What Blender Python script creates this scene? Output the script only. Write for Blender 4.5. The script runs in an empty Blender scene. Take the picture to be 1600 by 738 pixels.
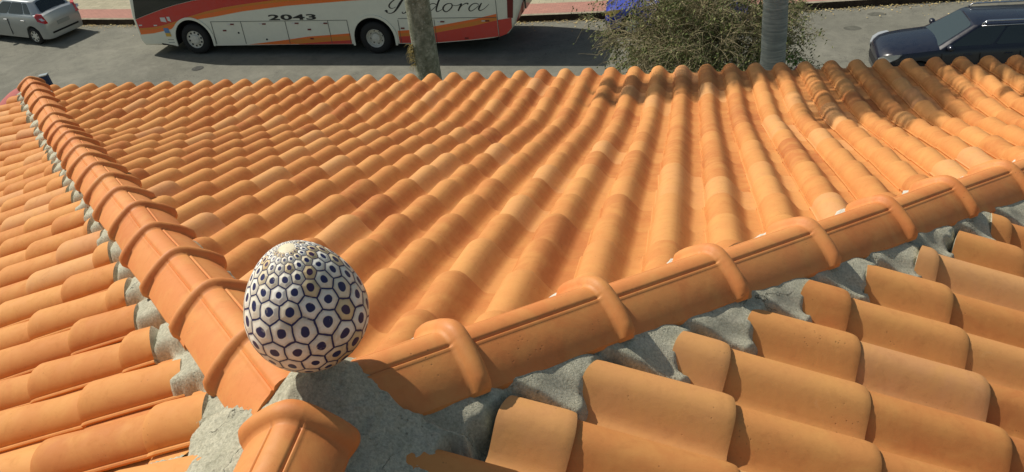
import bpy, bmesh, math, random
import numpy as np
from mathutils import Vector, Matrix, noise as mn

R = math.radians
sc = bpy.context.scene
COL = sc.collection

# ------------------------------------------------------------------ camera
F_PX = 1434.0
YAW, PITCH, ROLL = -0.2293, 0.5658, -0.1203
CAM = Vector((0.6925, -1.1279, 1.0914))
cy, sy, cp, sp, cr, sr = math.cos(YAW), math.sin(YAW), math.cos(PITCH), math.sin(PITCH), math.cos(ROLL), math.sin(ROLL)
fwd = Vector((sy*cp, cy*cp, -sp)); r0 = Vector((cy, -sy, 0)); u0 = r0.cross(fwd)
right = r0*cr + u0*sr; up = u0*cr - r0*sr
cam_d = bpy.data.cameras.new('camera'); cam = bpy.data.objects.new('camera', cam_d); COL.objects.link(cam)
m = Matrix((right, up, -fwd)).transposed().to_4x4(); m.translation = CAM
cam.matrix_world = m
cam_d.sensor_width = 36.0; cam_d.lens = 36.0*F_PX/1600.0
cam_d.clip_start = 0.02; cam_d.clip_end = 2000
sc.camera = cam

# ------------------------------------------------------------------ light
LDIR = Vector((0.78, -0.33, -1.0)).normalized()          # the way sunlight travels
S_EL = math.asin(-LDIR.z); S_AZ = math.atan2(-LDIR.x, -LDIR.y)   # azimuth from +Y, clockwise
w = bpy.data.worlds.new('World'); sc.world = w; w.use_nodes = True
nt = w.node_tree; nt.nodes.clear()
sky = nt.nodes.new('ShaderNodeTexSky'); sky.sky_type = 'NISHITA'; sky.sun_disc = False
sky.sun_elevation = S_EL; sky.sun_rotation = S_AZ; sky.air_density = 1.0; sky.dust_density = 1.5
bg = nt.nodes.new('ShaderNodeBackground'); bg.inputs['Strength'].default_value = 0.085
wo = nt.nodes.new('ShaderNodeOutputWorld')
tw_n = nt.nodes.new('ShaderNodeMix'); tw_n.data_type = 'RGBA'; tw_n.blend_type = 'MULTIPLY'; tw_n.inputs[0].default_value = 1.0
tw_n.inputs[7].default_value = (1.08, 1.02, 0.84, 1)      # the camera's warm white balance
nt.links.new(sky.outputs[0], tw_n.inputs[6]); nt.links.new(tw_n.outputs[2], bg.inputs[0]); nt.links.new(bg.outputs[0], wo.inputs[0])
sd = bpy.data.lights.new('sun', 'SUN'); sd.energy = 4.2; sd.angle = R(0.53); sd.color = (1.0, 0.945, 0.84)
sun = bpy.data.objects.new('sun', sd); COL.objects.link(sun)
sun.rotation_euler = LDIR.to_track_quat('-Z', 'Y').to_euler()
sc.view_settings.view_transform = 'Standard'; sc.view_settings.look = 'None'
sc.view_settings.exposure = 0.0; sc.view_settings.gamma = 1.0; sc.view_settings.use_curve_mapping = False
sc.cycles.max_bounces = 6

GZ = -8.81                                                # street level (the roof apex is the origin)

# ------------------------------------------------------------------ materials
def mat(name, color=(0.5, 0.5, 0.5), rough=0.6, metal=0.0, spec=0.5, coat=0.0):
    mt = bpy.data.materials.new(name); mt.use_nodes = True
    b = mt.node_tree.nodes['Principled BSDF']
    b.inputs['Base Color'].default_value = (*color, 1); b.inputs['Roughness'].default_value = rough
    b.inputs['Metallic'].default_value = metal; b.inputs['Specular IOR Level'].default_value = spec
    b.inputs['Coat Weight'].default_value = coat
    return mt

class NT:
    """small helper around a material's node tree"""
    def __init__(s, mt): s.t = mt.node_tree; s.b = s.t.nodes['Principled BSDF']
    def n(s, typ, **kw):
        nd = s.t.nodes.new(typ)
        for k, v in kw.items():
            if k == 'inp':
                for a, b in v.items():
                    if hasattr(b, 'is_output') or isinstance(b, bpy.types.NodeSocket): s.t.links.new(b, nd.inputs[a])
                    else: nd.inputs[a].default_value = b
            else: setattr(nd, k, v)
        return nd
    def math(s, op, a, b=0.0, c=0.0, clamp=False):
        nd = s.t.nodes.new('ShaderNodeMath'); nd.operation = op; nd.use_clamp = clamp
        for i, v in enumerate((a, b, c)):
            if isinstance(v, bpy.types.NodeSocket): s.t.links.new(v, nd.inputs[i])
            else: nd.inputs[i].default_value = v
        return nd.outputs[0]
    def noise(s, scale, detail=4, rough=0.6, vec=None, dist=0.0, dims='3D'):
        nd = s.t.nodes.new('ShaderNodeTexNoise'); nd.noise_dimensions = dims
        nd.inputs['Scale'].default_value = scale; nd.inputs['Detail'].default_value = detail
        nd.inputs['Roughness'].default_value = rough; nd.inputs['Distortion'].default_value = dist
        if vec is not None: s.t.links.new(vec, nd.inputs['Vector'])
        return nd.outputs['Fac']
    def ramp(s, fac, stops, interp='LINEAR'):
        nd = s.t.nodes.new('ShaderNodeValToRGB'); nd.color_ramp.interpolation = interp
        e = nd.color_ramp.elements
        while len(e) < len(stops): e.new(0.5)
        for i, (p, c) in enumerate(stops):
            e[i].position = p; e[i].color = (*c, 1) if len(c) == 3 else c
        s.t.links.new(fac, nd.inputs[0]); return nd.outputs[0]
    def map(s, v, a, b, c, d):
        nd = s.t.nodes.new('ShaderNodeMapRange')
        for i, q in enumerate((v, a, b, c, d)):
            if isinstance(q, bpy.types.NodeSocket): s.t.links.new(q, nd.inputs[i])
            else: nd.inputs[i].default_value = q
        return nd.outputs[0]
    def mix(s, f, a, b, mode='MIX'):
        nd = s.t.nodes.new('ShaderNodeMix'); nd.data_type = 'RGBA'; nd.blend_type = mode
        for k, v in ((0, f), (6, a), (7, b)):
            if isinstance(v, bpy.types.NodeSocket): s.t.links.new(v, nd.inputs[k])
            else: nd.inputs[k].default_value = (*v, 1) if isinstance(v, tuple) and len(v) == 3 else v
        return nd.outputs[2]
    def bump(s, h, strength, dist, prev=None):
        nd = s.t.nodes.new('ShaderNodeBump'); nd.inputs['Strength'].default_value = strength
        nd.inputs['Distance'].default_value = dist
        s.t.links.new(h, nd.inputs['Height'])
        if prev is not None: s.t.links.new(prev, nd.inputs['Normal'])
        return nd.outputs[0]
    def out(s, color=None, normal=None, rough=None):
        if color is not None: s.t.links.new(color, s.b.inputs['Base Color'])
        if normal is not None: s.t.links.new(normal, s.b.inputs['Normal'])
        if rough is not None: s.t.links.new(rough, s.b.inputs['Roughness'])

def obj_coord(k, geo=True):
    return k.n('ShaderNodeNewGeometry').outputs['Position'] if geo else k.n('ShaderNodeTexCoord').outputs['Object']

def clay(name, stops, dark=(0.30, 0.10, 0.035), spec=0.35, rough=0.62):
    mt = mat(name, rough=rough, spec=spec); k = NT(mt)
    tint = k.n('ShaderNodeAttribute', attribute_name='tint').outputs['Fac']
    pos = obj_coord(k)
    off = k.n('ShaderNodeVectorMath', operation='ADD')
    k.t.links.new(pos, off.inputs[0])
    cmb = k.n('ShaderNodeCombineXYZ'); k.t.links.new(k.math('MULTIPLY', tint, 37.0), cmb.inputs[0])
    k.t.links.new(cmb.outputs[0], off.inputs[1]); v = off.outputs[0]
    base = k.ramp(tint, stops)
    big = k.noise(9, 5, 0.62, v, 0.6)
    c = k.mix(k.map(big, 0.42, 0.72, 0.0, 0.55), base, (0.71, 0.36, 0.11))
    mid = k.noise(26, 6, 0.7, v, 0.4)
    c = k.mix(k.map(mid, 0.52, 0.82, 0.0, 0.30), c, dark)
    # dirt and soot flecks, pale lime bloom
    sp_ = k.n('ShaderNodeTexVoronoi', inp={'Scale': 85.0, 'Randomness': 1.0}); k.t.links.new(v, sp_.inputs['Vector'])
    gate = k.map(k.noise(12, 3, 0.5, v), 0.57, 0.66, 0.0, 1.0)
    fleck = k.math('MULTIPLY', k.map(sp_.outputs['Distance'], 0.06, 0.20, 1.0, 0.0), gate, clamp=True)
    c = k.mix(k.math('MULTIPLY', fleck, 0.45), c, (0.10, 0.045, 0.025))
    bloom = k.map(k.noise(15, 6, 0.75, v, 1.2), 0.62, 0.82, 0.0, 0.22)
    c = k.mix(bloom, c, (0.74, 0.50, 0.27))
    fine = k.noise(420, 3, 0.6, v)
    h1 = k.bump(fine, 0.25, 0.0008)
    pit = k.bump(k.math('MULTIPLY', fleck, -1.0), 0.45, 0.0012, h1)
    wav = k.bump(k.noise(38, 3, 0.5, v), 0.25, 0.003, pit)
    k.out(c, wav, k.map(mid, 0.3, 0.7, rough-0.10, rough+0.12))
    return mt

TILE_STOPS = [(0.0, (0.45, 0.150, 0.048)), (0.25, (0.56, 0.212, 0.064)), (0.5, (0.62, 0.256, 0.078)),
              (0.74, (0.68, 0.310, 0.102)), (0.88, (0.68, 0.345, 0.140)), (1.0, (0.64, 0.300, 0.125))]
M_TILE = clay('fired_clay_tile', TILE_STOPS, spec=0.22, rough=0.72)
M_CAP = clay('fired_clay_cap', [(0.0, (0.57, 0.185, 0.052)), (0.5, (0.65, 0.230, 0.066)), (1.0, (0.69, 0.265, 0.085))],
             dark=(0.34, 0.10, 0.035), spec=0.35, rough=0.58)

def mortar_mat():
    mt = mat('cement_mortar', rough=0.95, spec=0.1); k = NT(mt); v = obj_coord(k)
    a = k.noise(14, 6, 0.65, v, 0.5); b = k.noise(160, 4, 0.7, v)
    c = k.ramp(a, [(0.3, (0.52, 0.50, 0.38)), (0.55, (0.64, 0.61, 0.47)), (0.75, (0.74, 0.70, 0.56))])
    c = k.mix(k.map(b, 0.38, 0.68, 0.0, 0.7), c, (0.27, 0.255, 0.18))
    gr = k.n('ShaderNodeTexVoronoi', inp={'Scale': 190.0}); k.t.links.new(v, gr.inputs['Vector'])
    c = k.mix(k.map(gr.outputs['Distance'], 0.10, 0.28, 0.45, 0.0), c, (0.72, 0.70, 0.60))
    c = k.mix(k.map(k.noise(5.5, 4, 0.7, v, 1.2), 0.54, 0.68, 0.0, 0.30), c, (0.34, 0.325, 0.25))
    white = k.map(k.noise(22, 5, 0.7, v, 0.8), 0.66, 0.74, 0.0, 0.8)
    c = k.mix(white, c, (0.62, 0.62, 0.57))
    vo = k.n('ShaderNodeTexVoronoi', feature='DISTANCE_TO_EDGE', inp={'Scale': 5.0})
    vv = k.n('ShaderNodeVectorMath', operation='ADD'); k.t.links.new(v, vv.inputs[0])
    nz = k.n('ShaderNodeTexNoise', inp={'Scale': 18.0, 'Detail': 4.0}); k.t.links.new(v, nz.inputs['Vector'])
    sc_ = k.n('ShaderNodeVectorMath', operation='SCALE'); sc_.inputs['Scale'].default_value = 0.12
    k.t.links.new(nz.outputs['Color'], sc_.inputs[0]); k.t.links.new(sc_.outputs[0], vv.inputs[1])
    k.t.links.new(vv.outputs[0], vo.inputs['Vector'])
    crack = k.math('MULTIPLY', k.map(vo.outputs['Distance'], 0.0, 0.007, 1.0, 0.0), k.map(k.noise(3.1, 2, 0.5, v), 0.54, 0.58, 0.0, 1.0), clamp=True)
    c = k.mix(k.math('MULTIPLY', crack, 0.85), c, (0.04, 0.04, 0.035))
    h = k.bump(k.noise(260, 4, 0.8, v), 1.0, 0.0035); h = k.bump(b, 0.45, 0.0025, h)
    pits = k.n('ShaderNodeTexVoronoi', inp={'Scale': 70.0}); k.t.links.new(v, pits.inputs['Vector'])
    pm = k.math('MULTIPLY', k.map(pits.outputs['Distance'], 0.05, 0.22, 1.0, 0.0), k.map(k.noise(9, 3, 0.5, v), 0.5, 0.62, 0, 1), clamp=True)
    c = k.mix(k.math('MULTIPLY', pm, 0.55), c, (0.10, 0.095, 0.07)); h = k.bump(k.math('MULTIPLY', pm, -1.0), 0.8, 0.003, h)
    h = k.bump(k.math('MULTIPLY', crack, -1.0), 1.0, 0.004, h)
    k.out(c, h); return mt
M_MORTAR = mortar_mat()
M_DECK = mat('roof_underlay', (0.10, 0.05, 0.03), 0.9)  # deck colour kept dark: shade in the tile gaps is painted in
M_PLASTER = mat('painted_render', (0.62, 0.56, 0.46), 0.85)

def asphalt():
    mt = mat('asphalt', rough=0.92, spec=0.25); k = NT(mt); v = obj_coord(k)
    big = k.noise(0.35, 4, 0.6, v, 0.4); mid = k.noise(2.4, 6, 0.7, v, 0.5); fine = k.noise(38, 4, 0.75, v)
    c = k.ramp(big, [(0.3, (0.150, 0.148, 0.118)), (0.55, (0.188, 0.184, 0.148)), (0.75, (0.225, 0.218, 0.175))])
    c = k.mix(k.map(mid, 0.42, 0.72, 0.0, 0.6), c, (0.10, 0.099, 0.082))
    c = k.mix(k.map(k.noise(0.9, 5, 0.7, v, 1.0), 0.52, 0.66, 0.0, 0.35), c, (0.27, 0.262, 0.215))
    c = k.mix(k.map(fine, 0.45, 0.75, 0.0, 0.45), c, (0.30, 0.29, 0.25))
    vo = k.n('ShaderNodeTexVoronoi', feature='DISTANCE_TO_EDGE', inp={'Scale': 1.1})
    nz = k.n('ShaderNodeTexNoise', inp={'Scale': 2.2, 'Detail': 6.0}); k.t.links.new(v, nz.inputs['Vector'])
    vv = k.n('ShaderNodeVectorMath', operation='ADD'); k.t.links.new(v, vv.inputs[0]); k.t.links.new(nz.outputs['Color'], vv.inputs[1])
    k.t.links.new(vv.outputs[0], vo.inputs['Vector'])
    crack = k.math('MULTIPLY', k.map(vo.outputs['Distance'], 0.0, 0.012, 1.0, 0.0), k.map(k.noise(0.6, 3, 0.5, v), 0.5, 0.58, 0.0, 1.0), clamp=True)
    c = k.mix(k.math('MULTIPLY', crack, 0.6), c, (0.05, 0.05, 0.045))
    k.out(c, k.bump(fine, 0.6, 0.012)); return mt
M_ASPHALT = asphalt()

def paving(name, c1, c2, joint, bw=0.2, bh=0.1):
    mt = mat(name, rough=0.9, spec=0.2); k = NT(mt); v = obj_coord(k)
    br = k.n('ShaderNodeTexBrick', inp={'Scale': 1.0, 'Mortar Size': 0.008, 'Brick Width': bw, 'Row Height': bh,
             'Color1': (*c1, 1), 'Color2': (*c2, 1), 'Mortar': (*joint, 1)})
    k.t.links.new(v, br.inputs['Vector'])
    c = k.mix(k.map(k.noise(3.0, 5, 0.7, v), 0.4, 0.75, 0.0, 0.45), br.outputs['Color'], joint)
    k.out(c, k.bump(k.noise(60, 3, 0.6, v), 0.4, 0.01)); return mt
M_PINK = paving('pink_paving', (0.46, 0.235, 0.185), (0.40, 0.20, 0.16), (0.30, 0.17, 0.14))
M_CREAM = paving('cream_paving', (0.46, 0.42, 0.30), (0.38, 0.35, 0.25), (0.24, 0.22, 0.16), 0.4, 0.2)
def stone(name, a, b, scale=8):
    mt = mat(name, rough=0.93, spec=0.2); k = NT(mt); v = obj_coord(k)
    n_ = k.noise(scale, 6, 0.7, v, 0.5)
    k.out(k.ramp(n_, [(0.3, a), (0.7, b)]), k.bump(k.noise(scale*7, 4, 0.6, v), 0.5, 0.01)); return mt
M_KERB = stone('kerb_stone', (0.20, 0.18, 0.13), (0.40, 0.36, 0.27), 6)
M_KERBFACE = stone('dark_kerb_face', (0.030, 0.022, 0.016), (0.075, 0.055, 0.04), 6)  # upright kerb face, coloured much darker than the top stone
M_WALL = stone('weathered_concrete', (0.12, 0.125, 0.10), (0.24, 0.24, 0.20), 3)

def paint(name, c, rough=0.28, coat=0.6, metal=0.0):
    mt = mat(name, c, rough, metal, 0.5, coat); k = NT(mt); v = obj_coord(k)
    d = k.noise(5, 5, 0.7, v)
    dusty = tuple(min(1, x*0.80+0.05*min(1, 0.25+max(c)*1.5)) for x in c)
    k.out(k.mix(k.map(d, 0.4, 0.8, 0.0, 0.5), c, dusty), None, k.map(d, 0.3, 0.7, rough, rough+0.18)); return mt
M_WHITE = paint('bus_white', (0.80, 0.80, 0.68), 0.35, 0.4)
M_RED = paint('bus_red', (0.62, 0.030, 0.020), 0.3, 0.5)
M_ORANGE = paint('bus_orange', (0.90, 0.17, 0.012), 0.3, 0.5)
M_DORANGE = paint('bus_dark_orange', (0.70, 0.22, 0.014), 0.3, 0.5)
M_BLACK = mat('black_lettering', (0.012, 0.014, 0.016), 0.4)
M_RUBBER = mat('tyre_rubber', (0.018, 0.018, 0.018), 0.85)
M_UNDER = mat('underbody', (0.012, 0.012, 0.012), 0.9)
M_GLASS = mat('dark_glass', (0.012, 0.018, 0.018), 0.06, 0.0, 0.8)
M_RIM = stone('dusty_rim', (0.55, 0.53, 0.46), (0.80, 0.78, 0.70), 25)
M_HOLE = mat('rim_hole', (0.02, 0.02, 0.02), 0.9)
M_SILVER = paint('silver_paint', (0.33, 0.36, 0.37), 0.28, 0.6, 0.55)
M_NAVY = paint('navy_paint', (0.006, 0.008, 0.020), 0.22, 0.45, 0.0)
M_BLUE = paint('blue_paint', (0.025, 0.045, 0.42), 0.22, 0.8)
M_CHROME = mat('bright_metal', (0.65, 0.66, 0.68), 0.22, 1.0)
M_REDLENS = mat('red_lens', (0.48, 0.012, 0.015), 0.15, 0, 0.6, 0.8)
M_CLEARLENS = mat('clear_lens', (0.62, 0.65, 0.66), 0.12, 0.3, 0.7, 1.0)
M_AMBER = mat('amber_lens', (0.75, 0.55, 0.10), 0.2, 0, 0.6, 0.8)
M_DKRED = mat('dark_red_lens', (0.16, 0.008, 0.008), 0.3)
M_STICK = mat('sticker_white', (0.70, 0.68, 0.66), 0.5)
M_STICKB = mat('sticker_blue', (0.12, 0.25, 0.50), 0.5)
M_STICKY = mat('sticker_yellow', (0.70, 0.42, 0.06), 0.5)
M_PLATE = mat('number_plate', (0.22, 0.24, 0.23), 0.5)
M_SCREEN = mat('windscreen_glass', (0.035, 0.05, 0.05), 0.08, 0.0, 0.9)
M_DASH = mat('dashboard_shade', (0.20, 0.23, 0.24), 0.5)

# ------------------------------------------------------------------ object helpers
def tag(o, label=None, cat=None, group=None, kind=None):
    for k_, v_ in (('label', label), ('category', cat), ('group', group), ('kind', kind)):
        if v_: o[k_] = v_
    return o
def empty(name, loc=(0, 0, 0), rz=0.0, label=None, cat=None, group=None):
    o = bpy.data.objects.new(name, None); COL.objects.link(o); o.location = loc; o.rotation_euler = (0, 0, rz)
    o.empty_display_size = 0.1
    return tag(o, label, cat, group)
def link(name, me, mats, parent=None, smooth=True):
    for mm in (mats if isinstance(mats, (list, tuple)) else [mats]): me.materials.append(mm)
    if smooth:
        me.polygons.foreach_set('use_smooth', [True]*len(me.polygons))
    o = bpy.data.objects.new(name, me); COL.objects.link(o)
    if parent is not None: o.parent = parent
    return o
def from_bm(name, bm, mats, parent=None, smooth=True, sharp=None):
    me = bpy.data.meshes.new(name); bm.normal_update(); bm.to_mesh(me); bm.free()
    o = link(name, me, mats, parent, smooth)
    if sharp is not None and smooth: me.set_sharp_from_angle(angle=R(sharp))
    return o
def pydata(name, vs, fs, mats, parent=None, smooth=True, sharp=None):
    me = bpy.data.meshes.new(name); me.from_pydata(vs, [], fs); me.update()
    o = link(name, me, mats, parent, smooth)
    if sharp is not None: me.set_sharp_from_angle(angle=R(sharp))
    return o
def box(bm, x0, x1, y0, y1, z0, z1, mi=0):
    vs = [bm.verts.new(p) for p in ((x0,y0,z0),(x1,y0,z0),(x1,y1,z0),(x0,y1,z0),(x0,y0,z1),(x1,y0,z1),(x1,y1,z1),(x0,y1,z1))]
    for f in ((0,3,2,1),(4,5,6,7),(0,1,5,4),(1,2,6,5),(2,3,7,6),(3,0,4,7)):
        bm.faces.new([vs[i] for i in f]).material_index = mi
def bevel(o, w_, seg=2, ang=35):
    b = o.modifiers.new('bevel', 'BEVEL'); b.width = w_; b.segments = seg; b.limit_method = 'ANGLE'; b.angle_limit = R(ang)
def tube(bm, pts, rads, seg=6, cap=True):
    rings = []; n = len(pts); pts = [Vector(p) for p in pts]
    ref = Vector((0.13, 0.21, 0.97))
    for i, p in enumerate(pts):
        t = (pts[min(i+1, n-1)] - pts[max(i-1, 0)]).normalized()
        a = t.cross(ref)
        if a.length < 1e-3: a = t.cross(Vector((1, 0, 0)))
        a.normalize(); b = t.cross(a)
        rr = rads[i] if hasattr(rads, '__len__') else rads
        rings.append([bm.verts.new(p + (a*math.cos(2*math.pi*j/seg) + b*math.sin(2*math.pi*j/seg))*rr) for j in range(seg)])
    for i in range(n-1):
        for j in range(seg):
            bm.faces.new((rings[i][j], rings[i][(j+1) % seg], rings[i+1][(j+1) % seg], rings[i+1][j]))
    if cap:
        bm.faces.new(rings[0][::-1]); bm.faces.new(rings[-1])
def lathe_y(bm, prof, seg=32, cx=0, cz=0, mi=0):
    """profile of (r, y) turned about the y axis"""
    rings = []
    for r_, y_ in prof:
        rings.append([bm.verts.new((cx + r_*math.cos(2*math.pi*j/seg), y_, cz + r_*math.sin(2*math.pi*j/seg))) for j in range(seg)] if r_ > 1e-5
                     else [bm.verts.new((cx, y_, cz))])
    for a, b in zip(rings, rings[1:]):
        for j in range(seg):
            j2 = (j+1) % seg
            if len(a) == 1 and len(b) == 1: continue
            if len(a) == 1: f = bm.faces.new((a[0], b[j2], b[j]))
            elif len(b) == 1: f = bm.faces.new((a[j], a[j2], b[0]))
            else: f = bm.faces.new((a[j], a[j2], b[j2], b[j]))
            f.material_index = mi
def plate(bm, pts2, y0, th, mi=0):
    """outline in (x, z) as a thin solid whose outer face is at y0-th"""
    a = [bm.verts.new((x, y0 - th, z)) for x, z in pts2]; b = [bm.verts.new((x, y0, z)) for x, z in pts2]
    n = len(pts2)
    bm.faces.new(a).material_index = mi
    for i in range(n): bm.faces.new((a[i], b[i], b[(i+1) % n], a[(i+1) % n])).material_index = mi

# ------------------------------------------------------------------ roof geometry
A = 0.9026                      # plan ratio of the hips: X = A * Y
P1, P0 = 0.345, 0.208           # steepness of the main slope and of its flatter foot
YK, D = 4.045, 5.645            # kink and eave, metres from the apex
HR = 0.069                      # crest of a roll above its pan
TW = 0.1806                     # tile width on the street slope
TW2 = 0.1875
GAUGE = 0.333
def p_at(Y):
    t = min(1, max(0, (Y - (YK-0.12))/0.24)); t = t*t*(3-2*t)
    return P1*(1-t) + P0*t
_N = 1600; _YS = [i*0.005 for i in range(_N)]; _ZS = [0.0]
for i in range(1, _N): _ZS.append(_ZS[-1] - p_at(_YS[i-1]+0.0025)*0.005)
def zc(Y):                      # height of the tile crests at plan distance Y of the street slope
    if Y <= 0: return 0.0
    f = Y/0.005; i = int(f)
    return _ZS[i] + (_ZS[min(i+1, _N-1)]-_ZS[i])*(f-i) if i < _N-1 else _ZS[-1]
def frame(side):
    """origin-less frame: down-slope plan axis, lateral axis (to the right looking down), scale of plan distance"""
    if side == 'street': return Vector((0, 1, 0)), Vector((1, 0, 0)) * 1.0, 1.0
    if side == 'left': return Vector((-1, 0, 0)), Vector((0, 1, 0)), A
    return Vector((1, 0, 0)), Vector((0, -1, 0)), A
def arc_table(k):
    tb = [(0.0, 0.0)]; s = 0.0
    for i in range(1, 1300):
        y0_, y1_ = (i-1)*0.005, i*0.005
        s += math.hypot((y1_-y0_)*k, zc(y1_)-zc(y0_)); tb.append((s, y1_))
    return tb
def arc_to_Y(tb, s):
    if s <= 0: return s
    lo, hi = 0, len(tb)-1
    while hi-lo > 1:
        md = (lo+hi)//2
        if tb[md][0] < s: lo = md
        else: hi = md
    a, b = tb[lo], tb[hi]
    return a[1] + (b[1]-a[1])*(s-a[0])/(b[0]-a[0])

TL = GAUGE*1.13
US = np.array([-0.50, -0.497, -0.485, -0.455, -0.40, -0.32, -0.23, -0.13, -0.03, 0.07, 0.17, 0.27, 0.36, 0.44, 0.52, 0.60, 0.68, 0.78, 0.92, 1.06])
def roll_z(q, hr):
    """height across a tile; q in half-widths of the roll: -1 free edge .. 0 crest .. 1.3 pan"""
    if q <= -1: return 0.012
    if q < 0: return 0.013 + (hr-0.013)*max(0, 1-abs(q)**2.4)**0.60
    if q < 0.5: return hr*(1-0.25*(q/0.5)**2.2)
    t = min(1.0, (q-0.5)/0.78)
    return hr*0.75*((1-t)**1.6)*(1+0.55*t)
VS = [0.0, 0.14, 0.30, 0.46, 0.62, 0.76, 0.87, 0.945, 0.975, 0.992, 1.0]
HALF = {'street': 0.347, 'left': 0.36, 'right': 0.385}
def tile_bm(tw, yaw, dz, rnd, side='street'):
    """one clay tile: v runs down-slope from 0 (head, tucked under) to TL (tail)"""
    half = tw*HALF[side]
    vs = []; fs = []
    us = [-half-0.009, -half-0.006, -half, -half*0.985, -half*0.93, -half*0.84, -half*0.72, -half*0.55, -half*0.36, -half*0.17, 0.0, half*0.2, half*0.4, half*0.6, half*0.8, half*1.0, half*1.15, half*1.32, tw*0.55, tw*0.64, tw*0.70, tw*0.72]
    nu = len(us); flat = side == 'right'
    jw = rnd.uniform(0.985, 1.02)
    for vi, vt in enumerate(VS):
        wsc = (0.91 + 0.105*vt**1.6)*jw
        hr = (HR-0.004)*((0.92 + 0.09*vt**1.25) if flat else (0.85 + 0.17*vt**1.25))
        tail = max(0.0, (vt-0.93)/0.07)
        for u in us:
            if u < -half: uu = u*wsc; z = 0.0125 - (0.003 if u < -half-0.008 else 0)
            elif u <= half*1.32: uu = u*wsc; z = roll_z(u/half, hr)
            else:
                uu = u; z = 0.0 + (0.004 if u >= tw*0.70 else 0.0)
            z += -HR + (0.010 if flat else 0.013)*vt - 0.0040*tail**2.2*(0.35+z/HR)
            vs.append((uu, vt*TL, z+dz))
    nr = len(VS)
    for i in range(nr-1):
        for j in range(nu-1):
            fs.append((i*nu+j, (i+1)*nu+j, (i+1)*nu+j+1, i*nu+j+1))
    b0 = len(vs)
    for j in range(nu):
        x, y, z = vs[(nr-1)*nu+j]; vs.append((x, y-0.003, z-0.010))
    for j in range(nu-1): fs.append(((nr-1)*nu+j, b0+j, b0+j+1, (nr-1)*nu+j+1))
    b1 = len(vs)
    for i in range(nr):
        x, y, z = vs[i*nu]; vs.append((x+0.003, y, z-0.007))
    for i in range(nr-1): fs.append((i*nu, b1+i, b1+i+1, (i+1)*nu))
    c_, s_ = math.cos(yaw), math.sin(yaw)
    return [((x*c_ - (y-TL/2)*s_), (TL/2 + (y-TL/2)*c_ + x*s_), z) for x, y, z in vs], fs

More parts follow.
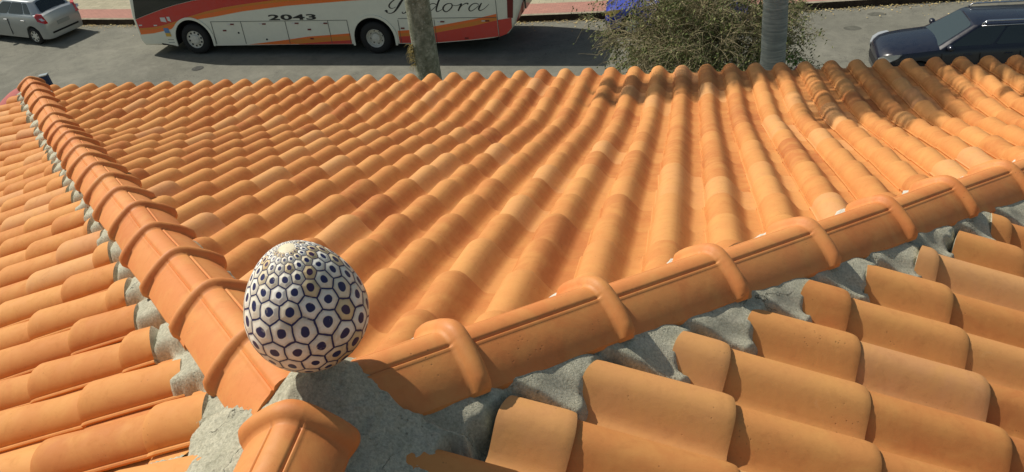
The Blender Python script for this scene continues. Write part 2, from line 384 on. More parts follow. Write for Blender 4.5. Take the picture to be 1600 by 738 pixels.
CUTS = {}
def build_slope(side, tw, lat0, n0, n1, phase, smax_Y, cuts, name, label, parent, seed):
    rnd = random.Random(seed)
    ax, lat, k = frame(side); tb = arc_table(k)
    VV, FF, TT, MI = [], [], [], []
    total = 0.0
    for s_, y_ in tb:
        if y_ <= smax_Y: total = s_
    nk = int((total-phase)/GAUGE)+1
    ph = phase
    for n in range(n0, n1):
        col_off = lat0 + n*tw
        for kk in range(-1, nk+1):
            tail = ph + kk*GAUGE + rnd.gauss(0, 0.0035)
            if tail > total+0.06: continue
            head = tail - TL
            Yt, Yh = arc_to_Y(tb, tail), arc_to_Y(tb, max(0.0001, head))
            zt_, zh = zc(Yt), zc(max(Yh, 0))
            if head < 0:   # extend straight above the ridge line, trimmed below
                Yh = -(-head)*1.0/ math.hypot(k, P1) ; zh = -P1*Yh
            tilt = Vector(((Yt-Yh)*k, 0, zt_-zh)); L_ = tilt.length; tilt /= L_
            dn = ax*tilt.x + Vector((0, 0, tilt.z))
            latv = lat.copy()
            if side == 'street': latv = Vector((-1, 0, 0))     # right hand looking down the slope
            if side == 'left': latv = Vector((0, 1, 0))
            if side == 'right': latv = Vector((0, -1, 0))
            nrm = latv.cross(dn)
            if nrm.z < 0: nrm = -nrm
            latp = Vector((1, 0, 0)) if side == 'street' else Vector((0, 1, 0))
            base = ax*(Yh*k) + latp*col_off + Vector((0, 0, zh))
            # quick reject
            mid = base + dn*(TL/2)
            tail_p = base + dn*TL
            if all(cut_d(c, tail_p) < -0.02 for c in cuts[:1]) : 
                pass
            if any(cut_d(c, tail_p) < -tw*0.9 and cut_d(c, mid) < -tw*0.5 for c in cuts): continue
            uv, fs = tile_bm(tw, rnd.gauss(0, 0.010), rnd.gauss(0, 0.0018), rnd, side)
            # free edge lies on the left looking down: world lateral sign
            W = [base + uflip(side, latp, u) + dn*v + nrm*z for u, v, z in uv]
            need = [c for c in cuts if any(cut_d(c, p) < 0 for p in W)]
            tint = min(0.84, max(0.10, rnd.gauss(0.50, 0.19)))
            if rnd.random() < (0.03 if side == 'street' else 0.12): tint = rnd.uniform(0.86, 1.0)
            mi_ = [0]*len(fs)
            if need:
                bm = bmesh.new(); bv = [bm.verts.new(p) for p in W]
                for f in fs: bm.faces.new([bv[i] for i in f])
                for c in need:
                    co, no = c
                    jit = rnd.uniform(-0.012, 0.022)
                    rot = Matrix.Rotation(rnd.uniform(-0.15, 0.15) if side != 'street' else rnd.uniform(-.25, .25), 3, 'Z')
                    # pivot on the tile's own crest line
                    t_ = ((co - base).dot(no))/max(1e-6, abs(dn.dot(no)))*(1 if dn.dot(no) > 0 else -1)
                    piv = base + dn*t_
                    if (piv-base).length > 3: piv = co; rot = Matrix.Identity(3)
                    elif side != 'street' and abs(no.y) > 0.1:      # sawn nearly square across the roll
                        dpl = Vector((dn.x, dn.y, 0)).normalized(); no = (no*0.45 + dpl*0.55).normalized()
                    CUTS.setdefault((side, n), []).append((piv + no*jit, rot @ no))
                    rs = bmesh.ops.bisect_plane(bm, geom=bm.verts[:]+bm.edges[:]+bm.faces[:], plane_co=piv + no*jit, plane_no=rot @ no, clear_inner=True)
                    ce = [g for g in rs['geom_cut'] if isinstance(g, bmesh.types.BMEdge)]
                    if ce:       # close the sawn end with cement
                        ex = bmesh.ops.extrude_edge_only(bm, edges=ce)
                        nv = [g for g in ex['geom'] if isinstance(g, bmesh.types.BMVert)]
                        for g in ex['geom']:
                            if isinstance(g, bmesh.types.BMFace): g.material_index = 1
                        for v_ in nv: v_.co += Vector((0, 0, -0.06)) - (rot @ no)*(0.045 if side == 'left' else 0.012)
                bm.verts.ensure_lookup_table(); bm.verts.index_update()
                W = [v.co.copy() for v in bm.verts]; fs = [tuple(v.index for v in f.verts) for f in bm.faces]
                mi_ = [f.material_index for f in bm.faces]; bm.free()
                if not fs: continue
            o_ = len(VV); VV.extend(W); FF.extend([tuple(i+o_ for i in f) for f in fs]); TT.extend([tint]*len(fs)); MI.extend(mi_)
    me = bpy.data.meshes.new(name); me.from_pydata([tuple(v) for v in VV], [], FF); me.update()
    at = me.attributes.new('tint', 'FLOAT', 'FACE'); at.data.foreach_set('value', TT)
    o = link(name, me, [M_TILE, M_MORTAR], parent)
    me.polygons.foreach_set('material_index', MI)
    me.set_sharp_from_angle(angle=R(48))
    if label: o['label'] = label
    return o
def uflip(side, latp, u):
    # free edge (u<0) on the left looking down the slope
    if side == 'street': return latp*(-u) * -1
    if side == 'left': return latp*u
    return latp*(-u)
def cut_d(c, p): return (p - c[0]).dot(c[1])

LAT_L, LAT_R = 0.1048, 0.1467
roof = empty('tiled_house', (0, 0, 0), 0, 'house under an orange clay tile hip roof with cemented hips, filling the foreground', 'house')

hl = math.hypot(1, A)
# unit plan normals of the two hips, pointing to the street slope
nR_st = Vector((-1, A, 0))/hl; nL_st = Vector((1, A, 0))/hl
SCUT = 0.085
# columns: crest at X = (n - 26.541) * TW
build_slope('street', TW, -26.541*TW, -2, 57, 0.84-GAUGE*2, D, [(nR_st*SCUT, nR_st), (nL_st*SCUT, nL_st)],
            'street_roof_slope', None, roof, 3)
build_slope('left', TW2, LAT_L, -22, 32, 0.09, D, [(-nL_st*0.132, -nL_st), (Vector((-0.135, 0, 0)), Vector((-1, 0, 0)))],
            'left_roof_slope', None, roof, 5)
build_slope('right', TW2, LAT_R, -22, 32, 0.173, D, [(-nR_st*0.138, -nR_st), (Vector((0.110, 0, 0)), Vector((1, 0, 0)))],
            'right_roof_slope', None, roof, 8)
for o in list(roof.children): o.name = 'roof_slope'

# ------------------------------------------------------------------ solid deck under the tiles, fascia and walls
def zdeck(X, Y):
    a = zc(max(0, Y)); b = zc(abs(X)/A)
    return min(a, b) - HR - 0.028
bm = bmesh.new()
ys = [-4.0, 0.0] + [i*0.4 for i in range(1, 15)] + [D-0.02]
grid = {}
def deck_pt(s, t):     # s in [-1,1] along, t plan ring
    pass
def quad(bm, ps, mi=0):
    f = bm.faces.new([bm.verts.new(p) for p in ps]); f.material_index = mi; return f
Ys_ = [0.0] + [0.35*i for i in range(1, 16)] + [D-0.03]
for a, b in zip(Ys_, Ys_[1:]):
    za, zb = zc(a)-HR-0.03, zc(b)-HR-0.03
    quad(bm, [(-A*a, a, za), (A*a, a, za), (A*b, b, zb), (-A*b, b, zb)])
    quad(bm, [(A*a, -4, za), (A*b, -4, zb), (A*b, b, zb), (A*a, a, za)])
    quad(bm, [(-A*a, a, za), (-A*b, b, zb), (-A*b, -4, zb), (-A*a, -4, za)])
bmesh.ops.remove_doubles(bm, verts=bm.verts[:], dist=1e-4)
from_bm('roof_deck', bm, M_DECK, roof, smooth=False)
ze = zc(D)-HR-0.04
bm = bmesh.new(); e = A*D-0.02
M_FASCIA = mat('fascia_wood', (0.25, 0.12, 0.06), 0.7)
for bx_ in ((-e, e, D-0.06, D-0.035), (-e, -e+0.025, -4, D-0.065), (e-0.025, e, -4, D-0.065)):
    box(bm, *bx_, ze-0.16, ze); from_bm('fascia', bm, M_FASCIA, roof, smooth=False); bm = bmesh.new()
bm.free()
bm = bmesh.new(); wx = A*D-0.65; box(bm, -wx, wx, -3.95, D-0.7, GZ, ze-0.10)
quad(bm, [(-wx, -3.9, ze-0.1), (wx, -3.9, ze-0.1), (0, -3.9, -0.14)])
from_bm('wall', bm, M_PLASTER, roof, smooth=False)
bm = bmesh.new(); box(bm, -e+0.03, e-0.03, -3.95, D-0.07, ze-0.15, ze-0.12); from_bm('soffit', bm, M_PLASTER, roof, smooth=False)

# ------------------------------------------------------------------ hip and ridge caps
CP = [(0.0, 0.0), (0.012, -0.0015), (0.021, -0.005), (0.0240, -0.0068), (0.0262, -0.0108), (0.0285, -0.0140), (0.0310, -0.0118), (0.0332, -0.0118), (0.0362, -0.0160), (0.041, -0.0190), (0.054, -0.0265), (0.072, -0.0400), (0.088, -0.0560), (0.099, -0.0690), (0.106, -0.0800)]
SM = [(0.0, 0.0), (0.012, -0.0015), (0.025, -0.007), (0.041, -0.0165), (0.054, -0.0255), (0.072, -0.0395), (0.088, -0.0555), (0.106, -0.0790)]
def sm_z(c):
    c = abs(c)
    for (a_, za), (b_, zb) in zip(SM, SM[1:]):
        if c <= b_: return za+(zb-za)*(c-a_)/(b_-a_)
    return SM[-1][1]
CS = [(-a_, b_) for a_, b_ in CP[::-1]]
CS = CS + [(-a, b) for a, b in CS[-2::-1]]
def cap_mesh(name, L_, rnd, taper=0.96, cw=0.040):
    vs, fs, nu = [], [], len(CS)
    vt = [0, 0.25, 0.5, 0.75]
    vlist = [L_*t*(L_-cw)/L_ for t in vt] + [L_-cw-0.010, L_-cw-0.004] + [L_-cw+cw*q for q in (0.03, 0.12, 0.26, 0.42, 0.58, 0.74, 0.88, 0.97, 1.0)]
    for v in vlist:
        q = (v-(L_-cw))/cw
        b = 0.0; widen = 1.0
        if q > 0:
            b = 0.020*max(0, 1-abs(2*q-1)**2.0)**0.5; widen = 1.055
        sm = min(1, max(0, (v-(L_-cw-0.012))/0.016))     # grooves fade into the collar
        tilt = 0.010*(v/L_)
        sc_ = taper + (1-taper)*v/L_
        for i, (c, z) in enumerate(CS):
            zz = z
            zsm = sm_z(c)
            zz = z*(1-sm) + zsm*sm
            # outward normal of the section, roughly
            nx = math.copysign(min(0.65, abs(c)*9), c) if c else 0
            nz = math.sqrt(1-nx*nx)
            endr = 1.0
            e_ = abs(c)/0.106
            bb = b*(1.0 if e_ < 0.97 else 0.7)*(1+0.25*max(0, e_-0.5))
            x = c*sc_*(1+(widen-1)*(1 if q > 0 else 0)*(bb/0.020 if q > 0 else 0)) + nx*bb
            vs.append((x, v, zz+tilt+nz*bb))
    nr = len(vlist)
    for i in range(nr-1):
        for j in range(nu-1): fs.append((i*nu+j, i*nu+j+1, (i+1)*nu+j+1, (i+1)*nu+j))
    # thickness skirts all round
    def skirt(idx, rev, d=0.013):
        b0 = len(vs)
        for i in idx:
            x, y, z = vs[i]; vs.append((x*0.985, y, z-d))
        for q in range(len(idx)-1):
            f = (idx[q], idx[q+1], b0+q+1, b0+q); fs.append(f[::-1] if rev else f)
    skirt([(nr-1)*nu+j for j in range(nu)], False); skirt([j for j in range(nu)], True)
    skirt([i*nu for i in range(nr)], True, 0.012); skirt([i*nu+nu-1 for i in range(nr)], False, 0.012)
    me = bpy.data.meshes.new(name); me.from_pydata(vs, [], fs); me.update()
    return me
def add_cap(name, p_head, p_tail, rnd, taper=0.96, trim=None, cw=0.040, width=1.0):
    dv = (p_tail-p_head); L_ = dv.length; dv.normalize()
    me = cap_mesh(name, L_, rnd, taper, cw*rnd.uniform(0.92, 1.08))
    at = me.attributes.new('tint', 'FLOAT', 'FACE'); at.data.foreach_set('value', [min(1, max(0, rnd.gauss(0.5, 0.22)))]*len(me.polygons))
    o = link(name, me, M_CAP, roof)
    if width != 1.0: me.transform(Matrix.Diagonal((width, 1, width, 1)))
    lat = dv.cross(Vector((0, 0, 1))).normalized(); nz = lat.cross(dv)
    M = Matrix((lat, dv, nz)).transposed().to_4x4()
    M = M @ Matrix.Rotation(rnd.gauss(0, 0.010), 4, 'Z') @ Matrix.Rotation(rnd.gauss(0, 0.014), 4, 'Y')
    M.translation = p_head
    me.transform(M)
    if trim:
        bm = bmesh.new(); bm.from_mesh(me)
        for co, no in trim: bmesh.ops.bisect_plane(bm, geom=bm.verts[:]+bm.edges[:]+bm.faces[:], plane_co=co, plane_no=no, clear_inner=True)
        bm.to_mesh(me); bm.free()
    me.update(); me.set_sharp_from_angle(angle=R(60))
    return o
CAPH = 0.045
def hip_pt(sgn, Y, dz=0.0): return Vector((sgn*A*Y, Y, zc(Y)+CAPH+dz))
rnd = random.Random(11)
S_STEP = 0.2885
yl0 = D - 0.263        # ring nearest the left corner
rings_l = [yl0 - S_STEP*i for i in range(19)]
ov = 0.055
for i, yr in enumerate(rings_l):
    yt = yr + 0.018; yh = yr - S_STEP + 0.018 - ov
    add_cap('hip_cap', hip_pt(-1, max(0.03, yh), -0.006), hip_pt(-1, yt, 0.0), rnd, cw=0.031)
# corner starter cap beyond the first ring
add_cap('hip_cap', hip_pt(-1, yl0-0.04, -0.008), Vector((-A*(D+0.03), D+0.03, zc(D)+0.035)), rnd, 0.97)
rings_r = [0.247 + S_STEP*i for i in range(19)]
for i, yr in enumerate(rings_r):
    yt = yr + 0.018; yh = yr - S_STEP + 0.018 - ov
    if yt > D+0.05: break
    add_cap('hip_cap', hip_pt(1, max(0.04, yh), -0.006), hip_pt(1, yt, 0.0), rnd)
# ridge caps run back towards the viewer, collar towards the apex
for i in range(10):
    RIDGE_W = 0.90
    y0_ = -0.062 - 0.36*i
    add_cap('ridge_cap', Vector((0.040, y0_-0.36-ov, 0.046)), Vector((0.040, y0_, 0.050)), rnd, width=RIDGE_W)

# ------------------------------------------------------------------ mortar
def sstep(a, b, x):
    t = min(1, max(0, (x-a)/(b-a))); return t*t*(3-2*t)
def settle(vs, nc):
    """soften the bed as wet cement settles"""
    a = np.array(vs); h = a[:, 3].reshape(-1, nc)
    for _ in range(1): h[1:-1] = (h[:-2]+2*h[1:-1]+h[2:])/4
    for _ in range(1): h[:, 1:-1] = (h[:, :-2]+2*h[:, 1:-1]+h[:, 2:])/4
    return [(x, y, z+q) for x, y, z, q in zip(a[:, 0], a[:, 1], a[:, 2], h.reshape(-1))]
def lap(side, p, base, seed):
    """bed height over the tile crest plane at p: thick towards the cap, lapping a little over each sawn tile end"""
    half = TW2*HALF[side]
    if side == 'left': n = math.floor((p.y-LAT_L+half)/TW2); u = p.y-(LAT_L+n*TW2)
    else: n = math.ceil((p.y-LAT_R-half)/TW2); u = (LAT_R+n*TW2)-p.y
    cl = CUTS.get((side, n))
    if not cl: return -HR-0.03
    sd = max((p.x-c.x)*no.x + (p.y-c.y)*no.y for c, no in cl[:1])
    rp = -HR + 0.006 + roll_z(u/half, (HR-0.004)*0.93)
    rag = 0.006 + 0.017*mn.noise(Vector((p.x*22, p.y*22, seed))) + 0.012*mn.noise(Vector((p.x*60, p.y*60, seed+4)))
    if u/half > 0.9: rag += 0.016
    t = sstep(-0.085, -0.002, sd)
    h = base*(1-t) + min(max(rp, -HR+(0.026 if side == 'right' else 0.010))+0.0040, base+0.003)*t
    d_ = sstep(rag-0.002, rag+0.004, sd)
    return h*(1-d_) + (-HR-0.03)*d_
def mortar_strip(sgn, y_from, y_to, wS, wO, name, seed):
    """cement bed along a hip; wS width on the street side, wO width on the outer side"""
    dirv = Vector((sgn*A, 1, 0))/hl; nst = Vector((-sgn*1, A, 0))/hl
    step = 0.0085; nL = int((y_to-y_from)*hl/step)
    cs = np.concatenate([np.linspace(-wO-0.08, -0.07, 42), np.linspace(-0.055, 0.06, 6), np.linspace(0.075, wS+0.035, 12)])
    sd_name = 'left' if sgn < 0 else 'right'
    vs, fs = [], []
    for i in range(nL+1):
        base = Vector((sgn*A*y_from, y_from, 0)) + dirv*(i*step)
        s_ = i*step
        eO = wO + 0.030*mn.noise(Vector((s_*7, seed, 0))) + 0.016*mn.noise(Vector((s_*26, seed, 3)))
        eS = wS + 0.018*mn.noise(Vector((s_*8, seed, 7))) + 0.010*mn.noise(Vector((s_*30, seed, 5)))
        for c in cs:
            p = base + nst*c
            surf = min(zc(max(0, p.y)), zc(abs(p.x)/A))
            ed = eS if c > 0 else eO
            ac = abs(c)
            h = 0.002 - 0.026*sstep(0.05, ed, ac)
            h += 0.005*mn.noise(Vector((p.x*9, p.y*9, seed))) + 0.0022*mn.noise(Vector((p.x*45, p.y*45, seed)))
            if c > 0:
                drop = sstep(ed-0.004, ed+0.010, ac); h = h*(1-drop) + (-HR-0.022)*drop
            elif p.y > -0.02: h = lap(sd_name, p, h, seed) if ac > 0.075 else h
            vs.append([p.x, p.y, surf, h])
    nc = len(cs); vs = settle(vs, nc)
    for i in range(nL):
        for j in range(nc-1):
            f = (i*nc+j, i*nc+j+1, (i+1)*nc+j+1, (i+1)*nc+j); fs.append(f if sgn < 0 else f)
    return pydata(name, vs, fs, M_MORTAR, roof)
mortar_strip(-1, 0.10, D-0.05, 0.125, 0.19, 'hip_mortar', 2.3)
mortar_strip(1, 0.10, D-0.05, 0.12, 0.205, 'hip_mortar', 9.1)
# pale dabs of cement squeezed out beside the collars on the street side
M_LIME = stone('lime_rich_cement', (0.52, 0.50, 0.42), (0.78, 0.76, 0.68), 30)
rd = random.Random(77)
for i, yr in enumerate(rings_r[:14]):
    nst = Vector((-1, A, 0))/hl; dirv = Vector((A, 1, 0))/hl
    c0 = Vector((A*yr, yr, 0)) + nst*0.113 + dirv*(-0.030+rd.uniform(-.01, .01)); c0.z = zc(c0.y) - 0.012
    bm = bmesh.new(); bmesh.ops.create_icosphere(bm, subdivisions=3, radius=1.0)
    sx, sy_ = rd.uniform(0.036, 0.055), rd.uniform(0.016, 0.024)
    for v in bm.verts:
        n0 = 1+0.55*mn.noise(v.co*2.0+Vector((i*3.1, 0, 0))); q = v.co*n0
        v.co = c0 + dirv*(q.x*sx) + nst*(q.y*sy_) + Vector((0, 0, q.z*0.016))
    from_bm('cement_dab', bm, M_LIME, roof)
# ridge mortar
vs, fs = [], []
cs = np.linspace(-0.23, 0.23, 76); n_ = 420
for i in range(n_+1):
    y = 0.0 - i*0.0094
    eL = 0.16+0.025*mn.noise(Vector((y*7, 1.1, 0)))+0.012*mn.noise(Vector((y*26, 1.1, 0))); eR = 0.165+0.03*mn.noise(Vector((y*6, 8.1, 0)))+0.014*mn.noise(Vector((y*24, 4.1, 0)))
    for c in cs:
        ed = eR if c > 0 else eL; ac = abs(c)
        h = 0.004-0.032*sstep(0.05, ed, ac) + 0.006*mn.noise(Vector((c*14, y*14, 5))) + 0.0035*mn.noise(Vector((c*45, y*45, 5)))
        if ac > 0.075: h = lap('right' if c > 0 else 'left', Vector((c, y, 0)), h, 6.6)
        vs.append([c, y, zc(ac/A), h])
nc = len(cs); vs = settle(vs, nc)
for i in range(n_):
    for j in range(nc-1): fs.append((i*nc+j, i*nc+j+1, (i+1)*nc+j+1, (i+1)*nc+j))
pydata('ridge_mortar', vs, fs, M_MORTAR, roof)
# mortar mound at the apex
EGG = Vector((0.038, 0.060, 0.056))
vs, fs = [], []; G = 150; ext = 0.36
for i in range(G+1):
    for j in range(G+1):
        x = -ext+2*ext*i/G+0.02; y = -ext+2*ext*j/G+0.03
        surf = min(zc(max(0, y)), zc(abs(x)/A))
        ang = math.atan2(y-0.03, x-0.02); r_ = math.hypot(x-0.02, y-0.03)
        lim = 0.265 + 0.035*mn.noise(Vector((math.cos(ang)*2.2, math.sin(ang)*2.2, 3.0))) + 0.014*mn.noise(Vector((x*26, y*26, 1.0)))
        if y < 0.04 and x > 0: lim -= 0.035
        if y > 0.05: lim = min(lim, 0.19)
        h = 0.010 + 0.055*math.exp(-(((x-EGG.x)/0.092)**2+((y-EGG.y)/0.080)**2)) - 0.020*sstep(0.12, lim, r_)
        h += 0.006*mn.noise(Vector((x*14, y*14, 2))) + 0.003*mn.noise(Vector((x*50, y*50, 2)))
        drop = sstep(lim-0.004, lim+0.010, r_); h = h*(1-drop)+(-HR-0.03)*drop
        h = min(h, EGG.z-surf-0.001 + 0.35*max(0, math.hypot(x-EGG.x, y-EGG.y)-0.05)) if math.hypot(x-EGG.x, y-EGG.y) < 0.12 else h
        h += 0.004*mn.noise(Vector((x*90, y*90, 8)))
        vs.append((x, y, surf+h))
for i in range(G):
    for j in range(G): fs.append((i*(G+1)+j, (i+1)*(G+1)+j, (i+1)*(G+1)+j+1, i*(G+1)+j+1))
pydata('apex_mortar', vs, fs, M_MORTAR, roof)

# ------------------------------------------------------------------ the painted egg on the apex
def egg_mat(N, vcut):
    mt = mat('painted_hexagons', rough=0.42, spec=0.5); k = NT(mt)
    uvn = k.n('ShaderNodeUVMap', uv_map='UVMap').outputs[0]
    pos = k.n('ShaderNodeTexCoord').outputs['Object']
    wob = k.n('ShaderNodeTexNoise', inp={'Scale': 16.0, 'Detail': 3.0}); k.t.links.new(pos, wob.inputs['Vector'])
    w1 = k.n('ShaderNodeVectorMath', operation='SUBTRACT'); k.t.links.new(wob.outputs['Color'], w1.inputs[0]); w1.inputs[1].default_value = (0.5, 0.5, 0.5)
    w2 = k.n('ShaderNodeVectorMath', operation='SCALE'); k.t.links.new(w1.outputs[0], w2.inputs[0]); w2.inputs['Scale'].default_value = 0.50
    pv = k.n('ShaderNodeVectorMath', operation='ADD'); k.t.links.new(uvn, pv.inputs[0]); k.t.links.new(w2.outputs[0], pv.inputs[1])
    sp_ = k.n('ShaderNodeSeparateXYZ'); k.t.links.new(pv.outputs[0], sp_.inputs[0]); X, Y = sp_.outputs[0], sp_.outputs[1]
    S3 = math.sqrt(3)
    ax = k.math('SUBTRACT', k.math('FLOORED_MODULO', X, 1.0), 0.5); ay = k.math('SUBTRACT', k.math('FLOORED_MODULO', Y, S3), S3/2)
    bx = k.math('SUBTRACT', k.math('FLOORED_MODULO', k.math('SUBTRACT', X, 0.5), 1.0), 0.5)
    by = k.math('SUBTRACT', k.math('FLOORED_MODULO', k.math('SUBTRACT', Y, S3/2), S3), S3/2)
    da = k.math('ADD', k.math('MULTIPLY', ax, ax), k.math('MULTIPLY', ay, ay)); db = k.math('ADD', k.math('MULTIPLY', bx, bx), k.math('MULTIPLY', by, by))
    sel = k.math('LESS_THAN', da, db)
    def pick(a, b): return k.math('ADD', k.math('MULTIPLY', a, sel), k.math('MULTIPLY', b, k.math('SUBTRACT', 1.0, sel)))
    gx, gy = pick(ax, bx), pick(ay, by)
    agx, agy = k.math('ABSOLUTE', gx), k.math('ABSOLUTE', gy)
    hd = k.math('MAXIMUM', agx, k.math('ADD', k.math('MULTIPLY', agx, 0.5), k.math('MULTIPLY', agy, S3/2)))   # 0 centre .. 0.5 edge
    rr = k.math('SQRT', pick(da, db))
    cyy = k.math('SUBTRACT', Y, gy); cxx = k.math('FLOORED_MODULO', k.math('SUBTRACT', X, gx), float(N))
    idv = k.n('ShaderNodeCombineXYZ'); k.t.links.new(k.math('ROUND', k.math('MULTIPLY', cxx, 2)), idv.inputs[0]); k.t.links.new(k.math('ROUND', k.math('MULTIPLY', cyy, 1.1547)), idv.inputs[1])
    wn = k.n('ShaderNodeTexWhiteNoise'); wn.noise_dimensions = '2D'; k.t.links.new(idv.outputs[0], wn.inputs['Vector'])
    rv = wn.outputs['Value']
    n1 = k.noise(14, 5, 0.65, pos, 0.6); n2 = k.noise(60, 4, 0.7, pos)
    body = k.ramp(rv, [(0.0, (0.92, 0.90, 0.82)), (0.55, (0.88, 0.85, 0.75)), (0.8, (0.80, 0.68, 0.45)), (1.0, (0.70, 0.52, 0.27))])
    stain = k.map(n1, 0.50, 0.68, 0.0, 0.55)
    c = k.mix(stain, body, (0.58, 0.43, 0.21))
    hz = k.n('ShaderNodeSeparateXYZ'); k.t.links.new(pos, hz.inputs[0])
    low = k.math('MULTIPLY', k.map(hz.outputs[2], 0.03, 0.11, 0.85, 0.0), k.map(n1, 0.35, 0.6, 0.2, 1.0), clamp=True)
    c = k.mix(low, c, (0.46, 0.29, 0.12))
    c = k.mix(k.map(n2, 0.58, 0.8, 0.0, 0.35), c, (0.28, 0.21, 0.12))
    ntop = k.math('LESS_THAN', cyy, vcut)
    ring = k.math('MULTIPLY', k.map(hd, 0.36, 0.43, 0.0, 0.35), ntop)
    c = k.mix(ring, c, (0.34, 0.28, 0.18))
    drad = k.math('ADD', 0.188, k.math('MULTIPLY', wn.outputs['Value'], 0.06))
    dot = k.map(k.math('SUBTRACT', rr, drad), -0.012, 0.012, 1.0, 0.0)
    line = k.math('MULTIPLY', k.map(hd, 0.451, 0.466, 0.0, 1.0), ntop)
    ink = k.math('MAXIMUM', dot, line)
    wear = k.map(n2, 0.60, 0.72, 1.0, 0.35)
    top = k.math('GREATER_THAN', cyy, vcut)
    ink2 = k.math('MULTIPLY', k.math('MULTIPLY', ink, wear), k.math('SUBTRACT', 1.0, top))
    navy = k.mix(k.map(rv, 0.80, 0.95, 0.0, 0.6), (0.014, 0.018, 0.095), (0.07, 0.018, 0.05))
    c = k.mix(top, c, k.mix(k.map(n2, 0.4, 0.7, 0, 0.5), (0.80, 0.71, 0.50), (0.56, 0.46, 0.28)))
    c = k.mix(ink2, c, navy)
    bb = k.bump(k.math('MULTIPLY', line, -1.0), 0.5, 0.0022); bb = k.bump(k.math('MULTIPLY', k.map(hd, 0.25, 0.42, 1.0, 0.0), ntop), 0.45, 0.003, bb)
    bb = k.bump(n2, 0.2, 0.0015, bb)
    k.out(c, bb, k.map(n2, 0.3, 0.7, 0.38, 0.68)); return mt
def build_egg():
    NX = 16; RM, H = 0.1075, 0.242
    nz, ns = 120, 120
    prof = []
    for i in range(nz+1):
        t = 0.5-0.5*math.cos(math.pi*i/nz)
        q = (t-0.44)/(0.44 if t < 0.44 else 0.56)
        r_ = RM*math.sqrt(max(0, 1-abs(q)**(2.05 if t < .44 else 1.92)))
        if t > 0.44: r_ *= 1-0.15*((t-0.44)/0.56)**1.3
        prof.append((max(r_, 0.0004), H*t))
    vv = [0.0]
    for (r1, z1), (r2, z2) in zip(prof, prof[1:]): vv.append(vv[-1] + math.hypot(r2-r1, z2-z1)/max(0.002, (r1+r2)/2)*NX/(2*math.pi))
    mid = min(range(nz+1), key=lambda i: abs(prof[i][1]-0.44*H)); v0 = vv[mid]
    vv = [v-v0 for v in vv]; vv = [v if v < 0 else v-0.020*min(v, 9)**2 for v in vv]
    ctop = min(v for v, (r_, z_) in zip(vv, prof) if z_ > 0.5*H and r_ < 0.0165)
    vs = [(r_*math.cos(2*math.pi*j/ns), r_*math.sin(2*math.pi*j/ns), z_) for r_, z_ in prof for j in range(ns)]
    fs, uvs = [], []
    for i in range(nz):
        for j in range(ns):
            j2 = (j+1) % ns; fs.append((i*ns+j, i*ns+j2, (i+1)*ns+j2, (i+1)*ns+j))
            a, b = NX*j/ns, NX*(j+1)/ns
            uvs += [(a, vv[i]), (b, vv[i]), (b, vv[i+1]), (a, vv[i+1])]
    me = bpy.data.meshes.new('painted_egg'); me.from_pydata(vs, [], fs); me.update()
    ul = me.uv_layers.new(name='UVMap')
    ul.data.foreach_set('uv', [q for p in uvs for q in p])
    o = link('ceramic_egg', me, egg_mat(NX, ctop))
    o.location = EGG; o.rotation_euler = (R(1), R(-2), R(34))
    return tag(o, 'large ceramic egg painted with navy blue hexagons and dots, cemented on the roof apex', 'ornament')
build_egg()

# ------------------------------------------------------------------ street
def kind(o, k_='structure'): o['kind'] = k_; return o
bm = bmesh.new(); quad(bm, [(-400, -400, GZ), (400, -400, GZ), (400, 400, GZ), (-400, 400, GZ)])
kind(from_bm('ground', bm, M_ASPHALT, smooth=False))
KL = [(-60, 34.0), (-40, 30.6), (-30, 29.1), (-21.34, 28.05), (-19.2, 27.80), (-12, 27.02), (-4.6, 26.42), (0, 26.38), (4, 26.44), (8, 26.66), (14, 27.1), (30, 28.6), (60, 32)]
def ribbon(bm, line, d0, d1, z0, z1, mi=0):
    for (x0, y0), (x1, y1) in zip(line, line[1:]):
        quad(bm, [(x0, y0+d0, z0), (x1, y1+d0, z0), (x1, y1+d1, z1), (x0, y0+d1, z1)], mi)
bm = bmesh.new()
ribbon(bm, KL, 0.0, 0.015, GZ, GZ+0.20, 1); ribbon(bm, KL, 0.015, 0.16, GZ+0.20, GZ+0.20, 0)
kind(from_bm('kerb', bm, [M_KERB, M_KERBFACE], smooth=False))
bm = bmesh.new(); ribbon(bm, KL, 0.16, 1.12, GZ+0.196, GZ+0.196, 0); ribbon(bm, KL, 1.12, 2.35, GZ+0.196, GZ+0.196, 1)
ribbon(bm, KL, 2.35, 3.6, GZ+0.196, GZ+0.196, 2)
kind(from_bm('pavement', bm, [M_PINK, M_CREAM, M_WALL], smooth=False))
bm = bmesh.new(); ribbon(bm, KL, 3.6, 3.6, GZ, GZ+2.4); ribbon(bm, KL, 3.6, 3.8, GZ+2.4, GZ+2.4); ribbon(bm, KL, 3.8, 3.8, GZ+2.4, GZ)
tag(from_bm('boundary_wall', bm, M_WALL, smooth=False), 'grey concrete boundary wall along the far side of the pavement', 'wall')
# near kerb and pavement, hidden under the eave line from this side
bm = bmesh.new(); box(bm, -60, 60, 9.0, 19.6, GZ+0.004, GZ+0.15); kind(from_bm('near_pavement', bm, M_WALL, smooth=False))

